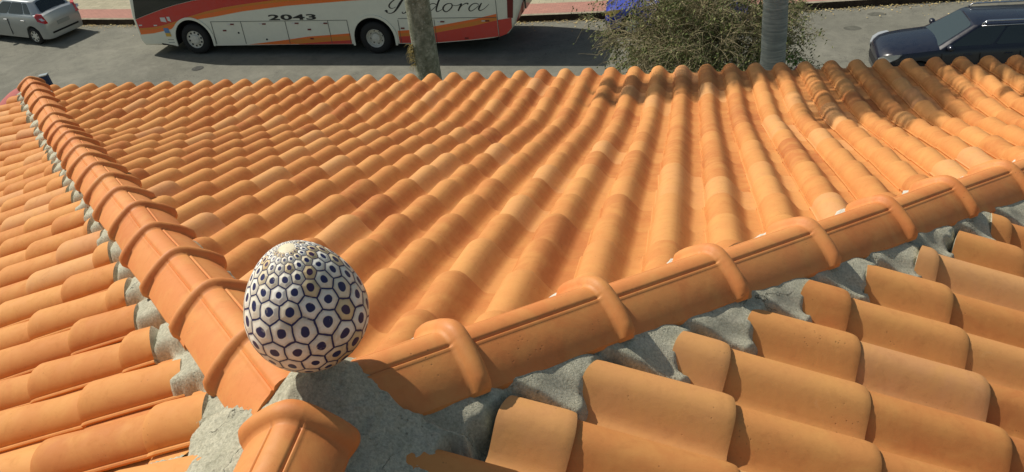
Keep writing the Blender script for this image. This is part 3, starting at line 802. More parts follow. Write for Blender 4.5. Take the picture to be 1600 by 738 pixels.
# dry leaves in the gutter
rnd = random.Random(4)
def kerb_y(x):
    for (x0, y0), (x1, y1) in zip(KL, KL[1:]):
        if x0 <= x <= x1: return y0+(y1-y0)*(x-x0)/(x1-x0)
    return 26.4
M_LEAF = mat('dry_leaf', (0.55, 0.42, 0.16), 0.8); k = NT(M_LEAF)
k.out(k.ramp(k.noise(3.0, 3, 0.6, obj_coord(k)), [(0.35, (0.36, 0.24, 0.09)), (0.6, (0.62, 0.50, 0.22)), (0.8, (0.72, 0.62, 0.36))]))
vs, fs = [], []
for i in range(5200):
    x = rnd.uniform(-26, 14); clump = mn.noise(Vector((x*1.3, 0, 0)))
    d = abs(rnd.gauss(0, 0.16))+0.02
    if rnd.random() > 0.55+0.8*clump: continue
    if rnd.random() < 0.10: d = rnd.uniform(0, 1.1)
    y = kerb_y(x)-d; s_ = rnd.uniform(0.015, 0.042); a = rnd.uniform(0, 6.28); z = GZ+0.006+rnd.uniform(0, 0.03)
    b = len(vs); ca, sa = math.cos(a)*s_, math.sin(a)*s_
    vs += [(x-ca, y-sa, z), (x+sa*0.5, y-ca*0.5, z+rnd.uniform(0, .02)), (x+ca, y+sa, z+rnd.uniform(0, .02)), (x-sa*0.5, y+ca*0.5, z)]
    fs.append((b, b+1, b+2, b+3))
o = pydata('fallen_leaves', vs, fs, M_LEAF, smooth=False); tag(o, 'dry yellow leaves gathered in the gutter along the far kerb', 'leaves', kind='stuff')

# manhole cover and oily stains
bm = bmesh.new()
for r_, z_ in ((0.19, 0.006),): 
    bmesh.ops.create_circle(bm, cap_ends=True, segments=32, radius=r_, matrix=Matrix.Translation((-14.33, 23.48, GZ+z_)))
bmesh.ops.create_circle(bm, cap_ends=True, segments=32, radius=0.15, matrix=Matrix.Translation((-14.33, 23.48, GZ+0.012)))
tag(from_bm('manhole_cover', bm, stone('cast_iron', (0.05, 0.05, 0.045), (0.11, 0.11, 0.10), 12), smooth=False), 'round dark iron manhole cover beside the bus shadow', 'manhole cover')
bm = bmesh.new()
for (x, y, a_, b_) in ((5.92, 25.87, 0.26, 0.14), (5.11, 24.83, 0.24, 0.17)):
    pts = []
    for q in range(22):
        t = 6.2832*q/22; f_ = 1+0.3*mn.noise(Vector((math.cos(t), math.sin(t), x)))
        pts.append(bm.verts.new((x+a_*f_*math.cos(t), y+b_*f_*math.sin(t), GZ+0.004)))
    bm.faces.new(pts)
kind(from_bm('road_stain', bm, stone('oil_stain', (0.09, 0.09, 0.075), (0.15, 0.148, 0.12), 5), smooth=False))

# ------------------------------------------------------------------ wheels
def wheel(parent, x, y, r_, width, side, rim_r, kind_='car', name='wheel'):
    """side -1: outer face towards -y"""
    s_ = side
    bm = bmesh.new()
    lathe_y(bm, [(rim_r*0.98, y-s_*0.0), (rim_r*1.02, y+s_*0.012), (r_*0.86, y+s_*0.010), (r_*0.97, y-s_*0.02), (r_, y-s_*0.06), (r_, y-s_*(width-0.05)), (r_*0.96, y-s_*width), (rim_r, y-s_*width)], 40, x, r_)
    tyre = from_bm('tyre', bm, M_RUBBER, parent, sharp=50); tyre.name = name
    bm = bmesh.new()
    if kind_ == 'bus_front':
        lathe_y(bm, [(rim_r, y-s_*0.0), (rim_r*0.97, y+s_*0.012), (rim_r*0.90, y-s_*0.035), (rim_r*0.55, y-s_*0.015), (rim_r*0.5, y+s_*0.03), (rim_r*0.3, y+s_*0.045), (0, y+s_*0.05)], 40, x, r_)
    elif kind_ == 'bus_rear':
        lathe_y(bm, [(rim_r, y-s_*0.0), (rim_r*0.97, y+s_*0.012), (rim_r*0.86, y-s_*0.10), (rim_r*0.50, y-s_*0.12), (rim_r*0.45, y-s_*0.03), (rim_r*0.2, y-s_*0.01), (0, y-s_*0.0)], 40, x, r_)
    else:
        lathe_y(bm, [(rim_r, y-s_*0.0), (rim_r*0.96, y+s_*0.010), (rim_r*0.88, y-s_*0.02), (rim_r*0.3, y+s_*0.006), (0, y+s_*0.012)], 32, x, r_)
    from_bm('rim', bm, M_RIM, tyre, sharp=40)
    nh = {'bus_front': 10, 'bus_rear': 8}.get(kind_, 7)
    for q in range(nh if side < 0 or kind_ == 'car' else 0):
        bm = bmesh.new()
        a = 2*math.pi*q/nh + 0.2; rr = rim_r*0.74
        w_ = 0.032 if kind_ != 'car' else rim_r*0.12; l_ = w_ if kind_ != 'car' else rim_r*0.22
        yy = {'bus_front': y-s_*0.018, 'bus_rear': y-s_*0.107}.get(kind_, y+s_*0.0015)
        pts = []
        for j in range(10):
            t = 2*math.pi*j/10; px_, pz_ = rr + l_*math.cos(t), w_*math.sin(t)
            pts.append(bm.verts.new((x + px_*math.cos(a) - pz_*math.sin(a), yy, r_ + px_*math.sin(a) + pz_*math.cos(a))))
        ce = [bm.verts.new((v.co.x, yy-s_*0.012, v.co.z)) for v in pts]
        bm.faces.new(pts)
        for j in range(10): bm.faces.new((pts[j], ce[j], ce[(j+1) % 10], pts[(j+1) % 10]))
        from_bm('rim_hole', bm, M_HOLE, tyre, smooth=False)
    return tyre

# ------------------------------------------------------------------ the coach
def make_bus():
    ang = math.atan2(-0.08503707, 0.99637779)
    b = empty('coach', (-14.94, 24.68, GZ), ang, 'white coach with red and orange swooshes parked by the far kerb', 'bus')
    Y0, Y1 = -0.03, 2.42
    def arch(cx, r_, zb, n=16):
        return [(cx - r_*math.cos(math.pi*i/n)*1.0, max(zb, 0.50 + r_*math.sin(math.pi*i/n)*1.0)) for i in range(n+1)]
    CF, CR = 0.10, 6.30
    lower = [(-1.80, 0.30), (-1.15, 0.30), (-0.62, 0.30)] + [(-0.60, 0.42)] + arch(CF, 0.66, 0.3)[1:-1] + [(0.78, 0.42), (0.80, 0.30), (3.3, 0.325), (5.60, 0.335), (5.62, 0.42)] + \
            arch(CR, 0.66, 0.3)[1:-1] + [(6.98, 0.42), (7.00, 0.34), (8.2, 0.35), (9.4, 0.44), (10.24, 0.53), (10.48, 0.62)]
    upper = [(10.70, 0.90), (10.95, 1.5), (11.02, 2.0), (10.92, 3.1), (10.7, 3.38), (-1.0, 3.42), (-1.45, 3.25), (-1.80, 2.4), (-1.97, 1.3), (-1.93, 0.5)]
    out = lower + upper
    bm = bmesh.new()
    va = [bm.verts.new((x, Y0, z)) for x, z in out]; vb = [bm.verts.new((x, Y1, z)) for x, z in out]
    bm.faces.new(va); bm.faces.new(vb[::-1]); n = len(out)
    for i in range(n):
        f = bm.faces.new((va[i], vb[i], vb[(i+1) % n], va[(i+1) % n]))
        f.material_index = 1 if i < len(lower)-2 and i > 0 else (2 if len(lower)-3 < i < len(lower)+1 else 0)
    bmesh.ops.recalc_face_normals(bm, faces=bm.faces[:])
    # round the front and rear vertical corners and the roof edges
    es = [e for e in bm.edges if all(abs(v.co.y-Y0) < 1e-5 for v in e.verts) or all(abs(v.co.y-Y1) < 1e-5 for v in e.verts)]
    es = [e for e in es if not all(v.co.z < 1.25 and -1.6 < v.co.x < 10.3 for v in e.verts)]
    bmesh.ops.bevel(bm, geom=es, offset=0.10, segments=4, affect='EDGES', profile=0.5)
    body = from_bm('body', bm, [M_WHITE, M_UNDER, M_RED], b, sharp=40)
    F = Y0   # side plane
    def sheet(name, pts, mt, off=0.003, par=b):
        bm = bmesh.new(); plate(bm, pts, F-off+0.003, 0.003); return from_bm(name, bm, mt, par, smooth=False)
    # livery: dark glass, red, orange
    dark = [(-1.84, 1.20), (-1.24, 1.38), (-0.69, 1.54), (-0.21, 1.655), (0.45, 1.78), (1.6, 1.90), (10.2, 1.98), (10.2, 2.95), (-1.25, 2.95), (-1.60, 2.3)]
    sheet('side_window', dark, M_GLASS, 0.006)
    o1t = [(-1.82, 0.90), (-1.26, 0.93), (-0.89, 0.99), (-0.4, 1.11), (0.12, 1.26), (0.79, 1.42), (1.45, 1.54), (2.15, 1.63), (3.18, 1.74), (4.6, 1.84), (6.6, 1.90), (9.0, 1.95)]
    o1b = [(-1.82, 0.69), (-1.33, 0.73), (-0.95, 0.80), (-0.62, 0.87), (-0.50, 0.96), (-0.33, 1.04), (-0.1, 1.135), (0.1, 1.165), (0.36, 1.165), (1.05, 1.25), (2.08, 1.41), (3.61, 1.56), (5.63, 1.68), (9.0, 1.80)]
    red = [(-1.84, 1.19), (-1.24, 1.37), (-0.69, 1.53), (-0.21, 1.645), (0.45, 1.77), (1.6, 1.89), (9.0, 1.96)] + o1t[::-1]
    sheet('red_band', red, M_RED, 0.004); 
    sheet('orange_band', o1t + o1b[::-1], M_ORANGE, 0.0075)
    h = lambda a, b, f: [(x, z+f) for x, z in a]
    mid = [(-1.82, 0.835), (-1.26, 0.865), (-0.89, 0.93), (-0.4, 1.05), (0.12, 1.21), (0.79, 1.35), (2.15, 1.56), (3.61, 1.70), (6, 1.81), (9, 1.89)]
    sheet('orange_shade_band', o1t + mid[::-1], M_DORANGE, 0.0105)
    # rear lower bands
    A0 = [(2.0, 0.335), (3.33, 0.48), (4.09, 0.58), (5.52, 0.675)]
    sheet('orange_band', A0 + [(5.52, 0.36), (3.3, 0.335)], M_ORANGE, 0.004)
    sheet('orange_shade_band', [(3.33, 0.46), (4.2, 0.53), (5.52, 0.60), (5.52, 0.48), (4.78, 0.43), (3.71, 0.36)], M_DORANGE, 0.0075)
    sheet('red_band', [(3.71, 0.35), (4.78, 0.42), (5.52, 0.46), (5.52, 0.345), (3.75, 0.335)], M_RED, 0.0105)
    B0 = [(7.08, 0.74), (7.54, 0.77), (8.19, 0.86), (9.05, 1.0), (9.47, 1.07), (10.18, 1.22)]
    B1 = [(10.18, 1.03), (9.45, 0.87), (9.02, 0.80), (8.19, 0.66), (7.51, 0.58), (7.08, 0.56)]
    sheet('orange_band', B0 + B1, M_ORANGE, 0.004)
    sheet('orange_shade_band', [(7.08, 0.66), (7.54, 0.69), (8.19, 0.77), (9.05, 0.92), (10.18, 1.14), (10.18, 1.04), (9.45, 0.88), (9.02, 0.81), (8.19, 0.67), (7.51, 0.59), (7.08, 0.57)], M_DORANGE, 0.0075)
    sheet('red_band', [(7.08, 0.56), (7.51, 0.58), (8.19, 0.66), (9.02, 0.80), (9.45, 0.87), (10.18, 1.03), (10.18, 0.55), (9.4, 0.46), (8.2, 0.37), (7.08, 0.36)], M_RED, 0.0055)
    sheet('rear_bumper', [(10.20, 1.04), (10.62, 1.10), (10.60, 0.80), (10.42, 0.62), (10.20, 0.54)], M_RED, 0.006)
    sheet('tail_lamp', [(10.50, 1.10), (10.66, 1.10), (10.78, 2.1), (10.58, 2.1)], M_DKRED, 0.010)
    bm = bmesh.new(); box(bm, 10.985, 11.035, 0.15, 2.25, 1.30, 2.9); from_bm('rear_window', bm, M_GLASS, b, smooth=False)
    # wheel arch trims
    for cx in (CF, CR):
        pi_, po = [], []
        for i in range(21):
            t = math.pi*i/20
            pi_.append((cx-0.655*math.cos(t), 0.50+0.665*math.sin(t))); po.append((cx-0.745*math.cos(t), 0.50+0.745*math.sin(t)))
        pi_ = [(pi_[0][0], 0.30)] + pi_ + [(pi_[-1][0], 0.30)]; po = [(po[0][0]+0.03, 0.30)] + po + [(po[-1][0]-0.03, 0.30)]
        bm = bmesh.new()
        for q in range(len(pi_)-1):
            plate(bm, [pi_[q], po[q], po[q+1], pi_[q+1]], F, 0.03)
        bmesh.ops.remove_doubles(bm, verts=bm.verts[:], dist=1e-4)
        from_bm('wheel_arch', bm, M_WHITE, b, smooth=False)
        bm = bmesh.new(); box(bm, cx-0.65, cx+0.65, 0.42, 2.0, 0.25, 1.17); from_bm('wheel_well', bm, M_UNDER, b, smooth=False)
    wheel(b, CF, -0.005, 0.50, 0.30, -1, 0.29, 'bus_front'); wheel(b, CR, -0.005, 0.50, 0.30, -1, 0.29, 'bus_rear')
    wheel(b, CF, 2.39, 0.50, 0.30, 1, 0.27, 'bus_front'); wheel(b, CR, 2.39, 0.50, 0.30, 1, 0.27, 'bus_rear')
    bm = bmesh.new(); box(bm, -1.3, 10.0, 0.35, 2.0, 0.28, 0.60); from_bm('underbody', bm, M_UNDER, b, smooth=False)
    # luggage doors: dark joints and handles
    M_JOINT = mat('joint', (0.10, 0.10, 0.09), 0.8)
    for q4 in [(x-0.006, x+0.006, 0.36, 1.08) for x in (0.86, 1.91, 3.44, 4.865, 8.27, 5.50, 7.14)] + [(0.84, 5.50, 1.083, 1.094), (7.15, 10.18, 1.113, 1.124), (10.195, 10.205, 0.56, 1.9)]:
        bm = bmesh.new(); box(bm, q4[0], q4[1], F-0.012, F, q4[2], q4[3]); from_bm('door_joint', bm, M_JOINT, b, smooth=False)
    for x, z in ((1.55, 1.0), (2.66, 1.0), (3.78, 1.01), (4.74, 1.0), (8.48, 1.01), (9.85, 1.02)):
        bm = bmesh.new(); box(bm, x-0.02, x+0.10, F-0.022, F, z-0.018, z+0.018); box(bm, x-0.13, x-0.02, F-0.016, F, z-0.014, z+0.014, 1)
        from_bm('door_handle', bm, [M_DKRED, M_STICK], b, smooth=False)
    for x, z in ((1.27, 0.80), (4.2, 0.81), (7.25, 0.82), (9.2, 0.50), (4.22, 0.52)):
        bm = bmesh.new(); box(bm, x-0.055, x+0.055, F-0.018, F, z-0.022, z+0.022); from_bm('side_marker', bm, M_DKRED, b, smooth=False)
    for x, z in ((1.74, 0.72), (2.67, 0.50)):
        bm = bmesh.new(); lathe_y(bm, [(0.03, F), (0.028, F-0.015), (0, F-0.015)], 12, x, z); from_bm('lock', bm, M_UNDER, b)
    for x, z in ((-1.72, 1.0), (-1.17, 0.99)):
        sheet('reflector', [(x-0.06, z-0.02), (x+0.06, z-0.015), (x+0.06, z+0.025), (x-0.06, z+0.02)], M_STICK, 0.014)
    sheet('sticker', [(-0.92, 1.12), (-0.72, 1.09), (-0.74, 1.25), (-0.92, 1.25)], M_STICK, 0.0125)
    sheet('sticker', [(-0.66, 1.14), (-0.55, 1.11), (-0.57, 1.27), (-0.68, 1.27)], M_STICK, 0.0125)
    sheet('sticker', [(-0.90, 0.74), (-0.72, 0.74), (-0.74, 0.90), (-0.92, 0.90)], M_STICKB, 0.0125)
    sheet('sticker', [(-0.89, 0.62), (-0.70, 0.62), (-0.72, 0.735), (-0.90, 0.735)], M_STICKY, 0.0125)
    for z in (0.50, 0.41): sheet('sticker', [(-0.88, z), (-0.66, z), (-0.66, z+0.02), (-0.88, z+0.02)], mat('small_print', (0.25, 0.28, 0.27), 0.6), 0.004)
    # number 2043
    cu = bpy.data.curves.new('fleet_number', 'FONT'); cu.body = '2043'; cu.size = 0.23; cu.extrude = 0.003; cu.offset = 0.006; cu.space_character = 1.06
    t_ = bpy.data.objects.new('tmp', cu); COL.objects.link(t_); bpy.context.view_layer.update()
    dg = bpy.context.evaluated_depsgraph_get(); me = bpy.data.meshes.new_from_object(t_.evaluated_get(dg)); bpy.data.objects.remove(t_)
    xs = [v.co.x for v in me.vertices]; ysv = [v.co.y for v in me.vertices]
    fx = 1.60/(max(xs)-min(xs)); fy = 0.175/(max(ysv)-min(ysv)); mx, my = min(xs), min(ysv)
    for v in me.vertices: v.co = Vector((2.91+(v.co.x-mx)*fx, F-0.007+v.co.z*0.8*-1, 1.115+(v.co.y-my)*fy))
    link('fleet_number', me, M_BLACK, b, smooth=False)
    # flowing script name: ribbons of changing width
    def P(X, Yp):
        u = 590+X/8.42; v = Yp/8.42
        return (6.79+(u-603)*0.0197+(20-v)*0.003, 1.29-0.00025*(u-603)+(20-v)*0.0189)
    strokes = [
     [(420, -45, 8), (370, -30, 14), (335, 0, 26), (310, 35, 32), (285, 75, 30), (255, 120, 24), (220, 155, 16), (180, 172, 9), (140, 166, 8), (118, 150, 14)],
     [(100, 140, 12), (122, 138, 26), (128, 152, 22), (118, 158, 10)],
     [(420, -45, 6), (340, -45, 8), (260, -25, 10), (200, 15, 14), (166, 52, 18), (160, 80, 20), (180, 102, 12), (215, 103, 6), (250, 85, 5)],
     [(400, 62, 10), (385, 80, 20), (398, 108, 18), (392, 142, 14), (362, 170, 10), (338, 168, 14), (335, 150, 10)],
     [(362, 170, 6), (420, 150, 6), (455, 110, 8)],
     [(490, 50, 16), (470, 100, 20), (462, 140, 16), (485, 155, 8), (530, 130, 6), (600, 90, 5)],
     [(512, 8, 10), (518, 16, 16), (508, 24, 10)],
     [(790, 62, 7), (755, 42, 9), (710, 52, 10), (672, 92, 15), (665, 130, 15), (690, 150, 9), (735, 122, 8), (785, 75, 7)],
     [(860, -75, 12), (835, -30, 18), (812, 20, 22), (795, 75, 22), (785, 125, 18), (800, 150, 10), (850, 128, 6), (885, 100, 5)],
     [(960, 42, 8), (915, 52, 14), (878, 90, 20), (880, 130, 18), (915, 152, 10), (960, 125, 14), (990, 85, 16), (985, 50, 12), (960, 42, 8)],
     [(985, 62, 6), (1040, 72, 6), (1090, 58, 10), (1110, 50, 22), (1092, 90, 22), (1072, 140, 18)],
     [(1090, 105, 6), (1130, 60, 8), (1170, 42, 12), (1195, 44, 16), (1190, 58, 8)],
     [(1335, 58, 7), (1300, 42, 9), (1255, 52, 11), (1215, 92, 16), (1212, 128, 15), (1240, 142, 9), (1290, 112, 8), (1335, 70, 7)],
     [(1368, 38, 14), (1345, 85, 22), (1335, 118, 20), (1355, 136, 10), (1400, 115, 7), (1440, 78, 6), (1462, 52, 4)]]
    bm = bmesh.new()
    for st in strokes:
        pts = [Vector((x, y)) for x, y, w_ in st]; ws = [w_ for *_, w_ in st]
        # Catmull-Rom resample
        Q, Wd = [], []
        for i in range(len(pts)-1):
            p0_, p1_, p2_, p3_ = pts[max(0, i-1)], pts[i], pts[i+1], pts[min(len(pts)-1, i+2)]
            for j in range(5):
                t = j/5
                Q.append(0.5*((2*p1_)+(p2_-p0_)*t+(2*p0_-5*p1_+4*p2_-p3_)*t*t+(3*p1_-p0_-3*p2_+p3_)*t**3)); Wd.append(ws[i]*(1-t)+ws[i+1]*t)
        Q.append(pts[-1]); Wd.append(ws[-1])
        L_, R_ = [], []
        for i, q in enumerate(Q):
            d = (Q[min(i+1, len(Q)-1)]-Q[max(0, i-1)]); d = d.normalized() if d.length > 0 else Vector((1, 0)); nn = Vector((-d.y, d.x))
            a = P(*(q+nn*Wd[i]*0.5)); c = P(*(q-nn*Wd[i]*0.5))
            L_.append(bm.verts.new((a[0], F-0.006, a[1]))); R_.append(bm.verts.new((c[0], F-0.006, c[1])))
        for i in range(len(Q)-1): bm.faces.new((L_[i], L_[i+1], R_[i+1], R_[i]))
    r_ = bmesh.ops.extrude_face_region(bm, geom=bm.faces[:])
    for v in r_['geom']:
        if isinstance(v, bmesh.types.BMVert): v.co.y += 0.004
    from_bm('script_lettering', bm, M_BLACK, b, smooth=False)
make_bus()

# ------------------------------------------------------------------ cars
def make_car(name, loc, rz, label, paint_m, L=4.0, W=1.68, H=1.5, wb=2.5, fo=0.8, style='hatch', cat='car', group=None, hood=0.95, rails=False, lens=None):
    """front at x = 0 side -> car faces -x; x=0 is the front bumper"""
    c = empty(name, loc, rz, label, cat, group)
    hw = W/2; xf, xr = fo, fo+wb
    belt = hood+0.03
    # stations: x, half width, top z, crown
    if style == 'hatch': st = [(0.0, .78, .60), (0.06, .90, .70), (0.25, .96, .82), (0.9, 1.0, hood-0.03), (1.15, 1.0, hood+0.03), (2.0, 1.0, belt+.02), (3.2, 1.0, belt+.05), (L-0.30, .98, belt+.06), (L-0.10, .94, belt), (L-0.02, .88, .80), (L, .84, .62)]
    else: st = [(0.0, .52, .56), (0.03, .66, .66), (0.10, .78, .73), (0.22, .88, .79), (0.42, .95, .83), (0.75, .99, hood-0.03), (1.30, 1.0, hood+0.02), (2.2, 1.0, belt+.02), (3.6, 1.0, belt+.04), (L-0.30, .98, belt+.04), (L-0.08, .94, belt-.02), (L-0.02, .88, .75), (L, .84, .6)]
    # densify
    S = []
    for (a, b_) in zip(st, st[1:]):
        nseg = max(1, int((b_[0]-a[0])/0.08))
        for j in range(nseg):
            t = j/nseg; S.append(tuple(a[q]+(b_[q]-a[q])*t for q in range(3)))
    S.append(st[-1])
    bm = bmesh.new(); rings = []
    for x, wf, zt in S:
        w_ = hw*wf
        zb = 0.20
        for xc in (xf, xr):
            d = abs(x-xc)
            if d < 0.36: zb = max(zb, 0.30+math.sqrt(max(0, 0.36**2-d*d)))
        zm = max(zb+0.02, 0.5)
        sec = [(w_*0.80, zb), (w_*0.97, zb+0.02), (w_*1.0, max(zm, 0.45)), (w_*1.0, max(zm+.01, 0.62)), (w_*0.975, zt-0.10 if zt-0.10 > zm+.02 else zm+.02), (w_*0.93, zt-0.02), (w_*0.80, zt+0.015), (w_*0.4, zt+0.045), (0, zt+0.055)]
        ring = [bm.verts.new((x, -y, z)) for y, z in sec] + [bm.verts.new((x, y, z)) for y, z in sec[-2::-1]]
        rings.append(ring)
    for a, b_ in zip(rings, rings[1:]):
        for j in range(len(a)-1): bm.faces.new((a[j], a[j+1], b_[j+1], b_[j]))
        bm.faces.new((a[-1], a[0], b_[0], b_[-1]))
    bm.faces.new(rings[0]); bm.faces.new(rings[-1][::-1])
    bmesh.ops.recalc_face_normals(bm, faces=bm.faces[:])
    from_bm('body', bm, paint_m, c, sharp=38)
    # greenhouse
    if style == 'hatch': G = dict(wb0=1.05, wt=1.78, rt=3.30, rb=L-0.20)
    else: G = dict(wb0=1.25, wt=2.05, rt=L-0.62, rb=L-0.14)
    zr = H; zb = belt-0.02; tw_ = hw*0.74; bw_ = hw*0.955
    base = [(G['wb0'], bw_*0.84, zb-.02), (G['wb0']+0.10, bw_*0.99, zb), (G['rb']-0.25, bw_*0.97, zb+.04), (G['rb'], bw_*0.80, zb+.02)]
    top = [(G['wt'], tw_*0.90, zr-0.05), (G['wt']+0.14, tw_*1.0, zr-0.035), (G['rt']-0.20, tw_*0.98, zr-0.04), (G['rt'], tw_*0.85, zr-0.07)]
    bm = bmesh.new()
    def rg(lst, s_): return [bm.verts.new((x, s_*y, z)) for x, y, z in lst]
    bL, bR, tL, tR = rg(base, -1), rg(base, 1), rg(top, -1), rg(top, 1)
    for i in range(3):
        bm.faces.new((bL[i], bL[i+1], tL[i+1], tL[i])); bm.faces.new((bR[i+1], bR[i], tR[i], tR[i+1]))
    bm.faces.new((bR[0], bL[0], tL[0], tR[0])); bm.faces.new((bL[3], bR[3], tR[3], tL[3]))
    cen = [bm.verts.new((top[i][0]-(0.04 if i == 0 else 0)+(0.03 if i == 3 else 0), 0, top[i][2]+0.045)) for i in range(4)]
    for i in range(3):
        bm.faces.new((tL[i], tL[i+1], cen[i+1], cen[i])); bm.faces.new((cen[i], cen[i+1], tR[i+1], tR[i]))
    bm.faces.new((tL[0], cen[0], tR[0])); bm.faces.new((tL[3], tR[3], cen[3]))
    bmesh.ops.recalc_face_normals(bm, faces=bm.faces[:])
    o = from_bm('roof', bm, paint_m, c, sharp=50); bevel(o, 0.06, 4, 20)
    def pane(name, quad4, off, mt=M_GLASS, ins=(0.08, 0.10, 0.08, 0.1)):
        """quad4: bottom a, bottom b, top b, top a. inset and pushed outwards"""
        a, b2, c2, d2 = [Vector(q) for q in quad4]
        def at(s_, t): return (a*(1-s_)+b2*s_)*(1-t)+(d2*(1-s_)+c2*s_)*t
        s0, t0, s1, t1 = ins[0], ins[1], 1-ins[2], 1-ins[3]
        nrm = (b2-a).cross(d2-a).normalized(); ce = (a+b2+c2+d2)/4
        if nrm.dot(ce-Vector((L*0.5, 0, 0.7))) < 0: nrm = -nrm
        # rounded corner outline
        pts = []
        rc = 0.10
        for (sx, tx, a0) in ((s0, t0, 180), (s1, t0, 270), (s1, t1, 0), (s0, t1, 90)):
            for q in range(4):
                an = R(a0+q*30); cx_ = s0+rc if sx == s0 else s1-rc; cz_ = t0+rc if tx == t0 else t1-rc
                pts.append(at(cx_+rc*math.cos(an), cz_+rc*math.sin(an)) + nrm*off)
        bm = bmesh.new(); va = [bm.verts.new(p) for p in pts]; vb = [bm.verts.new(p-nrm*0.02) for p in pts]
        bm.faces.new(va); 
        for i in range(len(va)): bm.faces.new((va[i], vb[i], vb[(i+1) % len(va)], va[(i+1) % len(va)]))
        bmesh.ops.recalc_face_normals(bm, faces=bm.faces[:])
        return from_bm(name, bm, mt, c, smooth=False)
    def v3(t, s_): return (t[0], s_*t[1], t[2])
    pane('windscreen', [v3(base[0], -1), v3(base[0], 1), v3(top[0], 1), v3(top[0], -1)], 0.006, M_SCREEN, (0.03, 0.03, 0.03, 0.03))
    pane('rear_window', [v3(base[3], 1), v3(base[3], -1), v3(top[3], -1), v3(top[3], 1)], 0.006, M_GLASS, (0.06, 0.18 if style == 'hatch' else 0.1, 0.06, 0.06))
    for s_ in (-1, 1):
        B1, B2, T2, T1 = Vector(v3(base[1], s_)), Vector(v3(base[2], s_)), Vector(v3(top[2], s_)), Vector(v3(top[1], s_))
        f1 = 0.40; f2 = 0.72 if style != 'hatch' else 0.80
        def sec(a, b2): return [B1.lerp(B2, a), B1.lerp(B2, b2), T1.lerp(T2, b2), T1.lerp(T2, a)]
        pane('side_window', sec(0.0, f1), 0.006, M_GLASS, (0.08, 0.12, 0.04, 0.10))
        pane('side_window', sec(f1, f2), 0.006, M_GLASS, (0.03, 0.12, 0.03, 0.10))
        pane('side_window', sec(f2, 1.0), 0.006, M_GLASS, (0.08, 0.14, 0.14, 0.12))
        # door joints and handles
        for xx in (G['wb0']+0.12, 2.22 if style != 'hatch' else 2.05, 3.1 if style != 'hatch' else 2.95): 
            if abs(xx-xr) > 0.3 and abs(xx-xf) > 0.3:
                bm = bmesh.new(); box(bm, xx-0.006, xx+0.006, s_*hw-0.012, s_*hw+0.004, 0.30, belt-0.10); from_bm('door_joint', bm, M_UNDER, c, smooth=False)
        for xx in (1.95, 2.85):
            bm = bmesh.new(); box(bm, xx-0.09, xx+0.09, s_*hw*0.985-0.03, s_*hw*0.985+0.03, belt-0.17, belt-0.13)
            o = from_bm('door_handle', bm, M_CHROME if style == 'hatch' else paint_m, c, smooth=False); bevel(o, 0.01)
        # mirror
        bm = bmesh.new(); bmesh.ops.create_icosphere(bm, subdivisions=3, radius=1.0, matrix=Matrix.Translation((G['wb0']+0.28, s_*(hw+0.05), belt+0.05)) @ Matrix.Diagonal((0.075, 0.115, 0.075, 1)))
        from_bm('wing_mirror', bm, paint_m, c)
        # head and tail lamps
        bm = bmesh.new()
        def fw(x):
            for a, b2 in zip(st, st[1:]):
                if a[0] <= x <= b2[0]: return a[1]+(b2[1]-a[1])*(x-a[0])/(b2[0]-a[0])
            return 1.0
        ring_ = [(0.045, 0.93, 0.56), (0.015, 0.58, 0.58), (0.07, 0.52, 0.77), (0.30, 0.86, 0.85), (0.46, 0.99, 0.83), (0.25, 1.01, 0.62)]
        va = [bm.verts.new((x-0.030, s_*hw*y*1.02, z+0.015)) if style == 'hatch' else bm.verts.new((x-0.012, s_*(hw*fw(x)+0.014), z)) for x, y, z in (ring_ if style == 'hatch' else [(0.02, 0, .56), (0.02, 0, .66), (0.10, 0, .755), (0.25, 0, .81), (0.46, 0, .83), (0.40, 0, .73), (0.20, 0, .60)])]; vb = [bm.verts.new((v_.co.x+0.06, v_.co.y*0.92, v_.co.z-0.02)) for v_ in va]
        bm.faces.new(va); n = len(va)
        for i in range(n): bm.faces.new((va[i], vb[i], vb[(i+1) % n], va[(i+1) % n]))
        bmesh.ops.recalc_face_normals(bm, faces=bm.faces[:])
        from_bm('headlight', bm, lens or M_CLEARLENS, c, smooth=False)
        bm = bmesh.new()
        zt0, zt1 = (0.74, 1.10) if style == 'hatch' else (0.70, 1.0)
        rl = [(L-0.03, 0.70, zt0), (L-0.02, 0.93*0.94, zt0+0.02), (L-0.22, 1.0, zt0+0.12), (L-0.30, 0.99, zt1-0.08), (L-0.20, 0.94, zt1), (L-0.09, 0.80, zt1-0.05)]
        va = [bm.verts.new((x+0.022, s_*(hw*y+0.014), z)) for x, y, z in rl]; vb = [bm.verts.new((x-0.08, s_*(hw*y-0.05), z)) for x, y, z in rl]
        f0 = bm.faces.new(va); n = len(va)
        for i in range(n): bm.faces.new((va[i], vb[i], vb[(i+1) % n], va[(i+1) % n]))
        bmesh.ops.recalc_face_normals(bm, faces=bm.faces[:])
        tl = from_bm('tail_lamp', bm, M_REDLENS, c, smooth=False)
        bm = bmesh.new()
        rl2 = [(L-0.045, 0.80, zt0+0.12), (L-0.06, 0.93, zt0+0.14), (L-0.12, 0.97, zt0+0.22), (L-0.10, 0.86, zt0+0.22)]
        va = [bm.verts.new((x+0.045, s_*(hw*y+0.026), z)) for x, y, z in rl2]; vb = [bm.verts.new((x-0.02, s_*(hw*y), z)) for x, y, z in rl2]
        bm.faces.new(va)
        for i in range(4): bm.faces.new((va[i], vb[i], vb[(i+1) % 4], va[(i+1) % 4]))
        bmesh.ops.recalc_face_normals(bm, faces=bm.faces[:])
        from_bm('reversing_lens', bm, M_CLEARLENS, tl, smooth=False)
